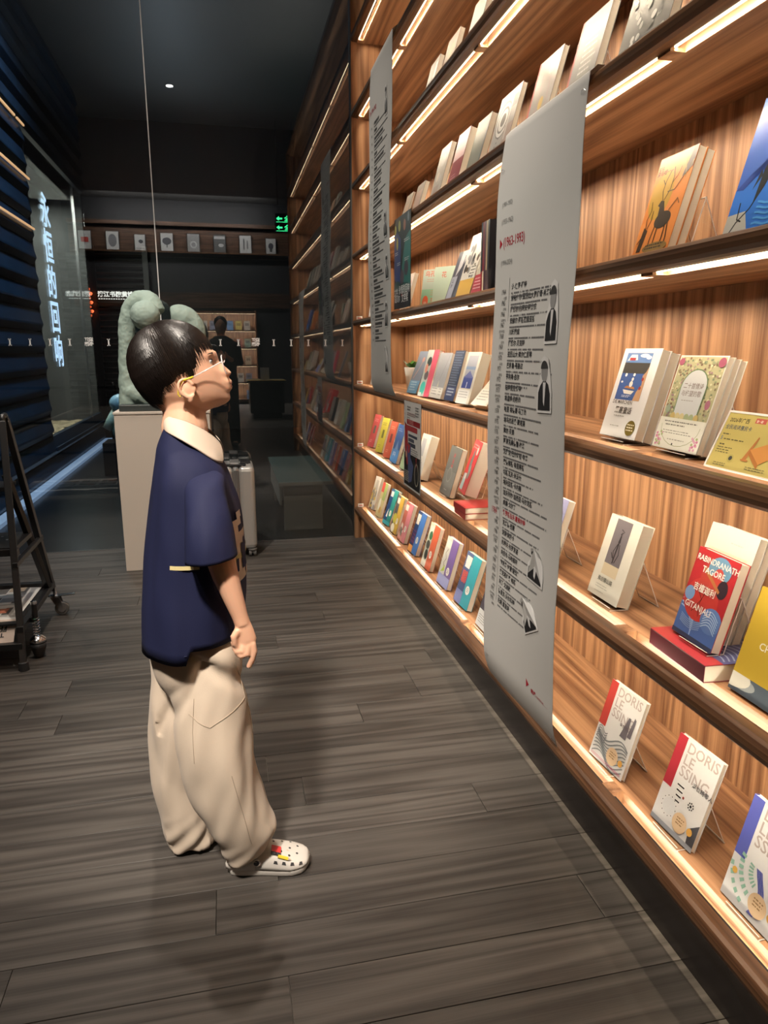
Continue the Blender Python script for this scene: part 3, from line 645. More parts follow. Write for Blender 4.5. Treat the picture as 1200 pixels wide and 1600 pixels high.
fan = [('p', [(.55+r0*cos(a), .42-r0*.7*sin(a)), (.55+r1*cos(a), .42-r1*.7*sin(a)), (.55+r1*cos(a+.12), .42-r1*.7*sin(a+.12)), (.55+r0*cos(a+.12), .42-r0*.7*sin(a+.12))], '8cc0ae') for q in range(7) for a in (pi*.62+.24*q*.9,) for r0, r1 in ((.16, .24), (.33, .41), (.5, .56)) if .55+r1*cos(a) > 0 and .42-r1*.7*sin(a) > 0]+[('l', [(.5+.09*sin(i*.5)+.016*k, .05+.05*i) for i in range(9)], .0016, '4a56b0') for k in range(7)]+[('e', .12, .28, .045, .03, 'e3b040')]
book('white book with red edge strip and grey zebra waves on the bottom shelf', .907, 1.56, Z0, .143, .212, .012, lessing('c23a34', zebra, 1), 'dcdcdc', yaw=4, lean=16, spine='c23a34')
book('white book with red edge strip and scattered dark dots on the bottom shelf', .916, 1.285, Z0, .136, .211, .012, lessing('b5293a', dots, 2), 'dcdcde', yaw=3.4, lean=17, spine='b5293a')
book('white book with blue edge strip and green fan pattern on the bottom shelf', .917, 1.043, Z0, .14, .216, .012, lessing('5560c0', fan, 3), 'e0e2e6', yaw=.4, lean=14.3, spine='5560c0')
stand(.907, 1.53, Z0, .085, .016, 16, 'behind the white book with zebra waves', .115)
stand(.916, 1.255, Z0, .09, .016, 17, 'behind the white book with scattered dots', .12)
stand(.917, 1.01, Z0, .09, .016, 14.3, 'behind the white book with the blue edge strip', .12)
# second shelf
def plainset(c, band, ink): return [('r', .38, .42, .66, .66, band), ('d', .2, .84, .8, 2, .05, .025, ink), ('d', .2, .2, .6, 2, .05, .02, ink)]
for lb, y_, w_, c_, a_, yw, ln in [
 ('pink-red slim book farthest on the second shelf', 4.70, .105, 'cf4f55', plainset('cf4f55', '5e6a64', 'e8a0a0'), 11, 17),
 ('yellow slim book with a dark pot on the second shelf', 4.43, .10, 'c9bb33', plainset('c9bb33', '6c6a2a', '8a8430'), 12, 16),
 ('brick-orange slim book with a dark bottle on the second shelf', 4.20, .105, 'cc5a3c', plainset('cc5a3c', '6d3a3e', 'e8a080'), 9, 16),
 ('blue book with a pale sail and white letters on the second shelf', 4.018, .134, '3d5f9e', [('r', 0, 0, 1, .35, '4f8fd8'), ('p', [(.3, .35), (.5, .6), (.75, .35)], '7f9cc8'), ('t', '荷马', .22, .18, .026, 'eef2f6'), ('d', .2, .88, .7, 2, .05, .02, '9fb3d6')], 3, 16),
 ('pale green book half behind the red and black poster', 3.77, .12, 'a9c49a', [('r', .2, .4, .8, .8, 'd5dcc4')], 3, 16)]:
    book(lb, .915, y_, Z1, w_, .222, .02, a_, c_, yaw=yw, lean=ln)
    if y_ < 4.3: stand(.915, y_-.02, Z1, w_*.7, .024, ln, 'under the '+lb.split(' with ')[0].replace(' half behind the red and black poster', '')+' on the second shelf')
book('white thick book just right of the red and black poster', .915, 3.49, Z1, .15, .222, .042, [('r', .15, .5, .6, .9, 'b9bcc4'), ('d', .2, .4, .7, 4, .05, .015, '99a0a8')], 'e4e2dc', lean=15.5)
stand(.915, 3.46, Z1, .10, .046, 15.5, 'under the white thick book beside the red and black poster')
book('grey book with red lettering and an oval on the second shelf', .932, 3.063, Z1, .16, .219, .024, [('r', .03, .02, .97, .5, '8b8c8a'), ('v', '神曲集', .42, .78, .024, 'c7444a'), ('e', .46, .42, .2, .16, 'a3a4a2'), ('e', .46, .42, .17, .13, '858784'), ('d', .35, .1, .6, 1, .05, .015, 'dddddd')], '767a78', yaw=-1, lean=15.3, spine='3a3c3c')
stand(.932, 3.02, Z1, .10, .027, 15.3, 'under the grey book with the oval')
RED = hexc('b8262c')
lying('# red book in the lying stack on the second shelf', (.872, 2.52, Z1), .205, .145, .023, 0, 2, RED)
book('thick red book with grey figures leaning on the red stack', .935, 2.80, Z1+.0485, .135, .222, .055, [('r', .08, .04, .45, .35, 'a9c8cf'), ('e', .45, .62, .13, .2, '6b7274'), ('e', .6, .4, .14, .14, '8a8f8e'), ('r', .25, .25, .42, .36, 'e9e6e0'), ('d', .12, .9, .8, 2, .05, .02, 'f0b0a8'), ('e', .75, .82, .1, .08, 'd6d3cc')], 'cf3036', yaw=-8, lean=18.7, spine='cf3036')
stand(.935, 2.76, Z1+.0483, .09, .06, 18.7, 'on the red lying stack')
lying('# pale blue book in the lying stack by the big banner', (.90, 2.20, Z1), .19, .14, .014, 0, 4, hexc('b9cbe0'))
book('lavender and white book mostly behind the big banner', .915, 2.03, Z1, .155, .205, .022, [('r', .35, .45, 1, 1, '9a9fd0'), ('r', .5, .3, 1, .45, 'e0b49a')], 'dfe0e8')
stand(.915, 1.98, Z1, .10, .026, 15.5, 'behind the big banner on the second shelf', .12)
book('cream thick book with a bare grey tree picture on the second shelf', .92, 1.649, Z1, .142, .216, .034, [('r', .24, .42, .72, .97, '77727a'), ('r', .24, .28, .72, .42, 'd6c7a8'), ('l', [(.47, .44), (.48, .6), (.5, .78)], .005, '2e2b31'), ('l', [(.47, .47), (.40, .58), (.47, .68), (.50, .62)], .003, '2e2b31'), ('l', [(.52, .45), (.58, .56), (.53, .68)], .003, '2e2b31'), ('l', [(.43, .50), (.36, .56)], .003, '2e2b31'), ('l', [(.46, .86), (.56, .84), (.47, .8)], .003, '3a373d'), ('p', [(.46, .7), (.53, .7), (.5, .84)], '38353b'), ('t', '弗兰德公路', .20, .195, .0135, '6d7068'), ('d', .2, .14, .6, 2, .03, .009, 'a8aaa4'), ('d', .22, .06, .55, 1, .03, .008, 'b8baaf')], 'dddbcf', yaw=1.2, lean=15.8)
stand(.92, 1.60, Z1, .09, .037, 15.8, 'behind the cream thick book with the tree', .125)
GIT = [('r', 0, 0, 1, .36, '4a6fb8')]+[('l', [(.02+.4*cos(a), .02+.13*k*.3+.30*sin(a)) for a in [q*.26 for q in range(7)]], .0028, 'a9c8ec') for k in range(4)]+[('e', .42, .46, .40, .24, 'c8332c'), ('e', .38, .72, .13, .16, 'b8392e'), ('e', .62, .84, .26, .14, '5f93b8'), ('e', .63, .70, .15, .16, 'c23a30'), ('e', .80, .66, .12, .1, '3b2f38'), ('p', [(.28, .78), (.74, .60), (.76, .63), (.30, .83)], 'b5713a'), ('e', .13, .48, .12, .08, '6f97cc'), ('e', .78, .30, .24, .14, '5b80c4')]+[('l', [(.60+.34*i/6, .20+.03*k+.05*sin(i*.6)) for i in range(7)], .002, 'a9c8ec') for k in range(6)]+[('l', [(.1+.5*i/6, .16+.02*k-.04*sin(i*.5)) for i in range(7)], .002, '86a6dc') for k in range(5)]+[('r', .0, .0, 1, .05, '39435f'), ('l', [(.22, .62), (.44, .47), (.30, .30)], .0016, '4a1a1c'), ('l', [(.5, .62), (.42, .4), (.48, .28)], .0014, '4a1a1c')]
GT_ = [('t', 'RABINDRANATH', .04, .865, .0175, 'f3ece2'), ('t', 'TAGORE', .24, .755, .0185, 'f3ece2'), ('t', '吉檀迦利', .17, .545, .018, 'f3ece2'), ('t', 'GITANJALI', .10, .335, .0185, 'f3ece2')]
lying('lying red and blue book under the red standing book', (.884, 1.115, Z1), .16, .20, .036, R(-1), 1, hexc('8a3444'), [('r', 0, .0, 1, .35, 'b02a30'), ('r', .3, .25, 1, 1, '5a5f96')]+waves(6, .2, .3, .95, .8, .05, 'a8b4d8', .02, 0, 3)+[('e', .3, .4, .18, .2, 'c23a30')])
book('red book with white capitals and a blue-robed flute player', .925, 1.283, Z1+.0375, .135, .191, .022, GIT+GT_, 'b3202a', yaw=-2.5, lean=14.4, film=True)
stand(.925, 1.24, Z1+.0373, .09, .025, 14.4, 'on the lying red and blue book', .12)
book('tall white books behind the red flute player book', .978, 1.345, Z1, .155, .262, .02, [('r', .1, .62, .9, .80, 'c9bda6'), ('r', .1, .50, .9, .62, '7b7f80'), ('r', .62, .5, .9, .74, 'e6e4de'), ('d', .5, .88, .8, 1, .03, .01, 'aaaaaa'), ('v', '寂静', .7, .68, .012, '8a8a86')], 'c2bfb8', yaw=-2, lean=15, stack=2)
YEL = [('r', 0, 0, 1, .17, '56626e'), ('e', .2, .1, .25, .06, '9aa2a4'), ('e', 0, .13, .35, .1, 'd8d6c8'), ('r', .0, .17, 1, 1, 'c9a81c'), ('t', 'CHITRA', .28, .46, .020, 'f1eee2')]
book('yellow book with grey mountains at the right edge of the second shelf', .915, 1.085, Z1, .14, .205, .02, YEL, 'c9a81c', lean=14.5)
# third shelf
pt = thing('potted_plant', 'small green plant in a white ceramic pot on the third shelf', 'plant', (1.02, 3.86, Z2))
MB().lathe((1.02, 3.86, Z2), [(.0, 0), (.034, 0), (.038, .004), (.056, .125), (.0565, .128), (.052, .128), (.049, .115), (0, .112)], 32).build('pot', M['pot'], pt, smooth=True)
rl = random.Random(3)
for i in range(16):
    a = rl.uniform(0, 2*pi); l_ = rl.uniform(.05, .075); b = Vector((1.02+.02*cos(a), 3.86+.02*sin(a), Z2+.115)); d = Vector((cos(a), sin(a), rl.uniform(.5, 1.3))).normalized()
    s_ = d.cross(Vector((0, 0, 1))).normalized()*.017; t_ = b+d*l_; m_ = b+d*l_*.5+Vector((0, 0, .008))
    MB().add([b, m_-s_, t_, m_+s_, m_+Vector((0, 0, -.003))], [(0, 4, 1), (1, 4, 2), (0, 3, 4), (3, 2, 4)]).build('leaf', M['leaf'], pt)
card = book('white text card at the far end of the third shelf', .93, 4.66, Z2, .12, .17, .006, [('d', .1, .9, .9, 6, .12, .05, '555a5c')], 'e2e0da', lean=12)
for lb, y_, w_, h_, t_, c_, a_, yw, ln, stk, xx in [
 ('grey-blue book with an orange branch next to the white pot', 3.63, .13, .222, .016, '75849a', [('r', 0, 0, 1, .3, '5f9fd0'), ('l', [(.2, .35), (.45, .55), (.7, .85)], .004, 'd99a80'), ('d', .15, .25, .8, 4, .06, .025, 'b4d8ee'), ('e', .65, .8, .12, .06, 'c58a80')], 7, 20, 1, .918),
 ('pink book with green and black cut-out pictures on the third shelf', 3.345, .135, .222, .024, 'e0506c', [('r', 0, 0, .55, 1, 'b9c4c0'), ('e', .3, .18, .22, .14, '35c4b4'), ('e', .35, .45, .18, .1, '6a6468'), ('e', .35, .75, .2, .1, '3d4a4a'), ('e', .22, .6, .12, .1, 'e08a78'), ('r', .0, 0, .3, .08, 'dff0ee')], 6, 15, 1, .90),
 ('grey book with a slim mast line on the third shelf', 3.214, .172, .207, .03, 'a5a9b2', [('r', 0, 0, 1, .24, 'dcdad4'), ('l', [(.45, .3), (.85, .95)], .0018, '5c616c'), ('p', [(.42, .25), (.55, .25), (.5, .4)], 'cfcdb0'), ('d', .1, .2, .6, 3, .06, .02, '8a8c90'), ('d', .7, .2, .9, 3, .06, .02, '8a8c90')], 1, 15.6, 1, .92),
 ('dark blue speckled book on the third shelf', 3.006, .13, .215, .036, '3c4a66', [('d', .1, .95, .95, 14, .05, .02, '8695b0'), ('r', 0, 0, 1, .28, '44527c'), ('d', .15, .22, .85, 3, .06, .03, 'b4c0d8')], 0, 14, 1, .928),
 ('cream thick book with a blue mountain painting on the third shelf', 2.789, .135, .209, .04, 'ddd6c6', [('r', .14, .30, .84, .93, 'a9aab8'), ('r', .14, .30, .84, .52, '3f4c9e'), ('p', [(.14, .5), (.5, .64), (.84, .5)], '6a6fb0'), ('r', .14, .66, .84, .72, '7f98c0'), ('r', .47, .31, .52, .42, 'd8dcf0'), ('r', 0, 0, .86, .27, 'e6e5e2'), ('d', .1, .22, .8, 3, .05, .015, '9a9ca0')], 3.8, 15.8, 1, .909)]:
    book(lb, xx, y_, Z2, w_, h_, t_, a_, c_, yaw=yw, lean=ln, stack=stk)
book('grey-edged book leaning behind the cream painting book', .985, 2.63, Z2, .13, .2, .03, [('r', .1, .1, .9, .9, 'c4bcb2')], 'cfc8bc', lean=17)
book('cream paperback slumped far back on the third shelf', .905, 2.585, Z2, .125, .185, .03, [('d', .1, .9, .9, 5, .09, .02, '9a968c'), ('r', 0, .0, .9, .4, 'e6e3d8'), ('d', .12, .34, .8, 4, .07, .02, '8a8a84')], 'd9d4c2', yaw=8, lean=42)
book('low blue and yellow book beside the big banner on the third shelf', .90, 2.36, Z2, .15, .15, .015, [('r', 0, 0, 1, .55, '6f86d8'), ('p', [(0, .55), (1, .5), (1, 1), (.3, 1)], 'd9bd5a')], 'c8cfe8', lean=28)
MAR = [('r', .12, .42, .80, .95, '3f63a8'), ('r', .12, .72, .80, .84, '4a4a48'), ('r', .12, .84, .80, .95, '5f86c4'), ('p', [(.16, .86), (.44, .87), (.40, .93), (.24, .93)], 'e9e6de'), ('r', .22, .865, .38, .895, 'b02a30'), ('e', .60, .92, .12, .02, 'eef0f2'), ('e', .72, .90, .07, .02, 'eef0f2'), ('p', [(.62, .42), (.80, .42), (.80, .80), (.76, .74), (.70, .70), (.74, .60), (.66, .52)], 'c99a70'), ('e', .73, .66, .03, .02, 'a8302e'), ('e', .72, .56, .03, .02, 'a8302e'), ('p', [(.28, .535), (.60, .525), (.54, .485), (.34, .49)], 'e8e4dc'), ('p', [(.30, .555), (.36, .58), (.56, .57), (.60, .545)], 'c9824a'), ('e', .46, .60, .045, .035, 'efeae0'), ('e', .47, .655, .03, .02, 'efeae0'), ('e', .26, .70, .03, .02, 'f4f4f4'), ('e', .48, .705, .03, .018, 'f4f4f4'), ('e', .20, .62, .03, .012, 'f4f4f4'), ('d', .30, .465, .55, 2, .015, .008, 'c8d4ea'),
       ('t', 'DIE MÄRCHEN', .11, .375, .0125, '6b655e'), ('t', '黑塞童话', .24, .275, .0175, '4e4a46'), ('d', .26, .235, .6, 1, .02, .008, '8a8680'), ('d', .24, .12, .55, 1, .02, .008, '8a8680'), ('e', .80, .12, .125, .085, '6e5f1e'), ('d', .71, .15, .89, 3, .03, .012, 'e8e0c0')]
book('white thick book with a blue boat picture and brown seal on the third shelf', .916, 1.633, Z2, .151, .217, .024, MAR, 'e3e2e2', yaw=1.9, lean=15.4, stack=2)
stand(.916, 1.60, Z2, .10, .054, 15.4, 'under the white thick book with the boat picture')
AR = [('r', .02, .33, .98, .985, 'b9b488')]
r9 = random.Random(9)
for _ in range(300):
    a = r9.uniform(0, 2*pi); AR.append(('e', r9.uniform(.04, .96), r9.uniform(.34, .97), .020, .012, r9.choice(['8a6a58', 'd8d2a8', '9aa47c', 'a8848a', 'cfc698', '7c8a6e', '8f8062'])))
AR += [('p', [(.24, .36)]+[(.5-.28*cos(pi*q/12), .66+.20*sin(pi*q/12)) for q in range(13)]+[(.76, .36)], '6f8a5e'), ('p', [(.255, .36)]+[(.5-.262*cos(pi*q/12), .66+.187*sin(pi*q/12)) for q in range(13)]+[(.745, .36)], 'c9cccf')]
AR += [('e', .25+.1*q, .355, .05, .035, r9.choice(['cdb26a', 'a8b488', 'd8c890'])) for q in range(6)]+[('e', .08, .93, .06, .04, 'a8546e'), ('e', .92, .93, .07, .05, 'a8546e'), ('e', .10, .42, .05, .05, '9aa890'), ('e', .9, .5, .05, .05, 'b06a80')]
AR += [('t', '二十首情诗', .285, .655, .0135, '8a7a78'), ('t', '与绝望的歌', .285, .575, .0135, '8a7a78'), ('d', .33, .52, .65, 1, .02, .008, '9a9490'), ('r', 0, 0, 1, .33, 'e6e4d6'), ('d', .12, .285, .85, 1, .02, .012, '77746a'), ('d', .16, .25, .6, 1, .02, .012, '77746a'), ('d', .14, .19, .88, 2, .025, .008, '8a877c'), ('d', .3, .10, .7, 1, .02, .008, '8a877c'), ('t', '■', .42, .045, .006, '333333')]
AR += [('l', [(.5-.42*cos(pi*q/10), .26-.22*sin(pi*q/10)) for q in range(11)], .0012, '9aa070')]+[('e', r9.choice([r9.uniform(.03, .16), r9.uniform(.82, .97)]), r9.uniform(.03, .17), .022, .014, r9.choice(['d47aa0', 'e0a0bc', 'a8b878'])) for _ in range(34)]
book('floral book with a pale arched window and paper band on the third shelf', .923, 1.411, Z2, .159, .203, .014, AR, 'dfddd2', yaw=-1, lean=15.1, stack=3, film=False)
stand(.923, 1.375, Z2, .10, .048, 15.1, 'under the floral arched-window book', .125)
gc = thing('notice_holder', 'acrylic holder with a gold notice card at the right of the third shelf', 'sign', (.906, 1.2, Z2))
le = R(23.6)
def gcp(a, b, o): return (.906+b*sin(le)-o*cos(le), 1.2-a, Z2+.001+b*cos(le)+o*sin(le))
m = art_mesh(.17, .109, [('r', 0, 0, 1, 1, 'cbb860'), ('t', '2026年广西', .05, .84, .0105, '3a3a28'), ('t', '全民阅读惠民卡', .03, .71, .0100, '4a5a68'), ('r', .44, .86, .60, .95, 'c9584a'), ('t', '第一期', .455, .878, .0055, 'f0e0d0'), ('d', .04, .60, .16, 1, .03, .02, '6a6440'), ('t', '5', .035, .50, .0105, '2f6aa0'), ('d', .09, .51, .5, 1, .03, .018, '6a6440'), ('d', .06, .41, .14, 1, .03, .02, '4a4430'), ('d', .05, .36, .3, 3, .045, .014, '6a6440'), ('e', .33, .2, .05, .07, 'bcae58'), ('e', .33, .2, .028, .04, '4a4a44'), ('d', .10, .08, .3, 2, .035, .012, '7a7450'), ('d', .6, .10, .9, 2, .035, .012, '7a7450'), ('p', [(.50, .22), (.56, .22), (.62, .62), (.60, .64)], 'c07a38'), ('e', .54, .21, .06, .02, 'c07a38'), ('p', [(.56, .40), (.78, .55), (.98, .40), (.76, .18)], 'd9903c'), ('p', [(.56, .40), (.76, .18), (.76, .10), (.56, .32)], 'b8732c')], None)
m.v = [gcp(a, c, .0016-b) for a, b, c in m.v]; m.build('notice_print', M['inkm'], gc, vcol=True)
MB().add([gcp(a, b, o) for o in (-.002, .001) for a, b in ((0, 0), (.17, 0), (.17, .109), (0, .109))], [(3, 2, 1, 0), (4, 5, 6, 7), (0, 1, 5, 4), (1, 2, 6, 5), (2, 3, 7, 6), (3, 0, 4, 7)]).build('card', M['page'], gc)
for a0, b0, a1, b1 in ((-.004, -.003, .176, 0), (-.004, .109, .176, .113), (-.004, 0, -.001, .109), (.173, 0, .176, .109)):
    MB().add([gcp(a, b, o) for o in (-.003, .003) for a, b in ((a0, b0), (a1, b0), (a1, b1), (a0, b1))], [(3, 2, 1, 0), (4, 5, 6, 7), (0, 1, 5, 4), (1, 2, 6, 5), (2, 3, 7, 6), (3, 0, 4, 7)]).build('holder_edge', M['acredge'], gc)
box('foot', (.90, 1.03, Z2), (.97, 1.2, Z2+.0015), M['acryl'], gc)
# fourth shelf
book('white book at the far end of the fourth shelf', .92, 4.66, Z3, .15, .20, .03, [('t', 'Ж2', .3, .25, .018, '8a8f96')], 'dcdde0', lean=8)
book('pink pale book just left of the blue and teal poster', .93, 3.86, Z3, .14, .20, .02, [('r', .2, .5, .8, .8, 'd8b0aa')], 'd8cfcb')
book('green and white book with orange characters on the fourth shelf', .955, 3.52, Z3, .135, .19, .012, [('r', 0, 0, 1, .5, '8fc3a2'), ('t', '乌孔多', .1, .83, .030, 'd4573c'), ('d', .2, .74, .8, 2, .05, .015, 'c98a78'), ('e', .2, .2, .13, .14, 'e0633c'), ('v', '日', .12, .1, .02, 'd9cfc0'), ('t', '花', .42, .18, .022, 'd4573c'), ('d', .4, .45, .85, 3, .05, .015, 'd4876c'), ('d', .4, .12, .9, 2, .05, .015, 'd4876c')], 'b4c4ba', yaw=38, lean=9)
book('pale green book behind the orange character book', .99, 3.44, Z3, .14, .195, .014, [('t', '花', .3, .75, .03, 'd4573c')], 'b4cbbc', yaw=38, lean=9)
book('dark striped comic leaning on the fourth shelf', .925, 3.02, Z3, .14, .215, .012, [('p', [(.25, .5), (.9, .9), (.95, 1), (.3, 1)], 'b8b8c0'), ('r', .05, .05, .45, .5, '9fa6b8'), ('l', [(.5, .1), (.6, .9)], .006, '2b2f3a'), ('v', '山海', .12, .38, .022, '2b3550'), ('l', [(.7, .1), (.8, .9)], .004, '8a8f9c')], '555a68', yaw=5, lean=19, spine='d8d6cf')
book('black and white comic with a yellow foot on the fourth shelf', .925, 2.875, Z3, .155, .26, .012, [('r', 0, 0, 1, .3, 'd4a63a')]+dapple(22, .1, .35, .95, .98, .1, ['3a3c40', '8a8c90', 'f2f2f0', '5c5044'], 21)+[('r', .6, .35, .95, .5, 'e8e6e0'), ('d', .62, .47, .93, 3, .05, .02, '333333')], 'd8d6d0', yaw=2, lean=17)
book('comic with a crimson foot band on the fourth shelf', .93, 2.70, Z3, .15, .25, .014, [('r', 0, 0, 1, .33, 'b8283a')]+dapple(24, .08, .38, .95, .96, .09, ['4a463e', 'b4ac98', 'e6e0d0', '2f3032'], 22)+[('d', .1, .26, .7, 4, .05, .02, 'e8a8b0')], 'cdc6b4', yaw=0, lean=15, spine='b8283a')
for i, (c_, c2) in enumerate((('2c2c30', 'b0242c'), ('8a2a34', 'd8cfae'), ('5c2c3c', '3c2430'), ('b8a07a', '4a3038'), ('26262c', '46343c'))):
    y_ = 2.545-i*.0165; b = thing('book', ['black and red spine, first of the upright row on the fourth shelf', 'dark red spine second in the upright row on the fourth shelf', 'plum spine in the middle of the upright row on the fourth shelf', 'tan spine fourth in the upright row on the fourth shelf', 'black spine last in the upright row on the fourth shelf'][i], 'book', (.93, y_, Z3))
    m = MB(); m.box((.915, y_-.0155, Z3), (1.06, y_-.0145, Z3+.245), 0, hexc(c_)); m.box((.915, y_-.001, Z3), (1.06, y_, Z3+.245), 0, hexc(c_)); m.box((.915, y_-.0145, Z3+.08), (.916, y_-.001, Z3+.245), 0, hexc(c_)); m.box((.915, y_-.0145, Z3), (.916, y_-.001, Z3+.08), 0, hexc(c2))
    m.build('cover', M['cover'], b, vcol=True); box('pages', (.9165, y_-.0143, Z3+.001), (1.058, y_-.0012, Z3+.243), M['page'], b)
book('black book with brown swirls and a square stamp by the big banner', .93, 2.455, Z3, .17, .245, .016, [('l', [(.2+.12*cos(q*.7)*(1-q/14), .62+.08*sin(q*.7)*(1-q/14)) for q in range(12)], .005, 'c98a5c'), ('l', [(.35, .85), (.5, .9), (.55, .84), (.65, .88)], .005, 'b04050'), ('l', [(.22, .5), (.3, .45), (.26, .4)], .005, 'c98a5c'), ('r', .12, .22, .5, .36, 'e4e2de'), ('r', .25, .25, .36, .33, '33302e'), ('p', [(.1, 0), (.5, 0), (.5, .16), (.12, .2)], 'c9945a')], '231f22', lean=4)
CS = [('e', .34, .60, .30, .24, 'b8922c'), ('p', [(0, .10), (.14, .0), (.4, .0), (.3, .22), (.1, .36), (0, .34)], 'e08a3a'), ('e', .60, .34, .22, .085, '3c3835'), ('p', [(.44, .34), (.40, .50), (.50, .52), (.60, .40)], '3c3835'), ('p', [(.34, .50), (.40, .545), (.50, .53), (.50, .49), (.42, .475)], '3c3835')]
CS += [('l', [(.44, .54), (.36, .64), (.37, .74), (.44, .84)], .0026, '4a3c30'), ('l', [(.37, .70), (.28, .76)], .002, '4a3c30'), ('l', [(.47, .54), (.56, .64), (.56, .76), (.50, .86)], .0026, '4a3c30'), ('l', [(.56, .70), (.66, .76), (.70, .84)], .002, '4a3c30'), ('l', [(.5, .62), (.68, .62), (.84, .74), (.97, .80)], .003, '6a5a44')]
CS += [('l', [(.44, .30), (.40, .16), (.42, .03)], .0032, '2d2824'), ('l', [(.52, .28), (.52, .12), (.50, .02)], .0032, '2d2824'), ('l', [(.72, .30), (.74, .16), (.70, .03)], .0034, '2d2824'), ('l', [(.78, .30), (.84, .16), (.84, .03)], .0034, '2d2824')]
CS += [('p', [(.10, .05), (.22, .05), (.26, .26), (.14, .30)], '3a322c'), ('l', [(.20, .26), (.14, .38), (.20, .46), (.15, .56)], .0022, '2d2824'), ('l', [(.22, .28), (.28, .36), (.26, .46)], .0022, '2d2824'), ('l', [(.14, .2), (.06, .14)], .0026, '2d2824'), ('p', [(.78, .72), (1, .80), (1, 1), (.9, 1)], '56504a'), ('l', [(.78, .9), (.9, .7), (.98, .86)], .003, '8f7a3a'), ('l', [(.70, .42), (.86, .52), (.94, .46)], .003, '5a4a38'), ('t', '爱玛', .04, .865, .0105, '5a3a1c'), ('t', '赎与戒', .04, .815, .0125, '3a2412'), ('d', .2, .83, .6, 1, .02, .008, '8a5a2a'), ('e', .62, .07, .34, .05, '8a7040'), ('d', .35, .09, .9, 2, .03, .015, '3c3835')]
book('two copies of an orange book with a dark antlered deer on the fourth shelf', .935, 1.577, Z3, .137, .224, .02, CS, 'd98236', lean=15.6, stack=2)
stand(.935, 1.52, Z3, .09, .045, 15.6, 'behind the orange deer books', .125)
BS = [('p', [(0, .36), (.14, .45), (.5, .35), (1, .5), (1, 0), (0, 0)], '1271dc'), ('p', [(0, .36), (.1, .35), (.55, .8), (1, .9), (1, .5), (.14, .45)], '20479f'), ('p', [(0, .0), (.34, .0), (.22, .19), (0, .18)], 'b9bbb6'), ('p', [(.30, .46), (.36, .6), (.32, .75), (.44, .66), (.56, .68), (.50, .56), (.42, .42), (.28, .24)], '2f3438'), ('p', [(.27, .47), (.22, .33), (.3, .42)], '2f3438'), ('l', [(.44, .5), (.36, .34), (.26, .2), (.14, .12), (.06, .02)], .003, '2f3438'), ('l', [(.12, .26), (.14, .14), (.2, .12)], .003, '2f3438'), ('p', [(.6, .44), (.8, .5), (1, .46), (1, .40), (.7, .38)], '22262a'), ('e', .78, .62, .2, .05, 'dfe8f2')]+waves(6, .35, .04, 1, .26, .012, '3f9cf0', .004, .4, 5)
book('large blue book with a dark leaping marlin on the fourth shelf', .935, 1.265, Z3, .21, .262, .018, BS, '2c62c4', lean=15)
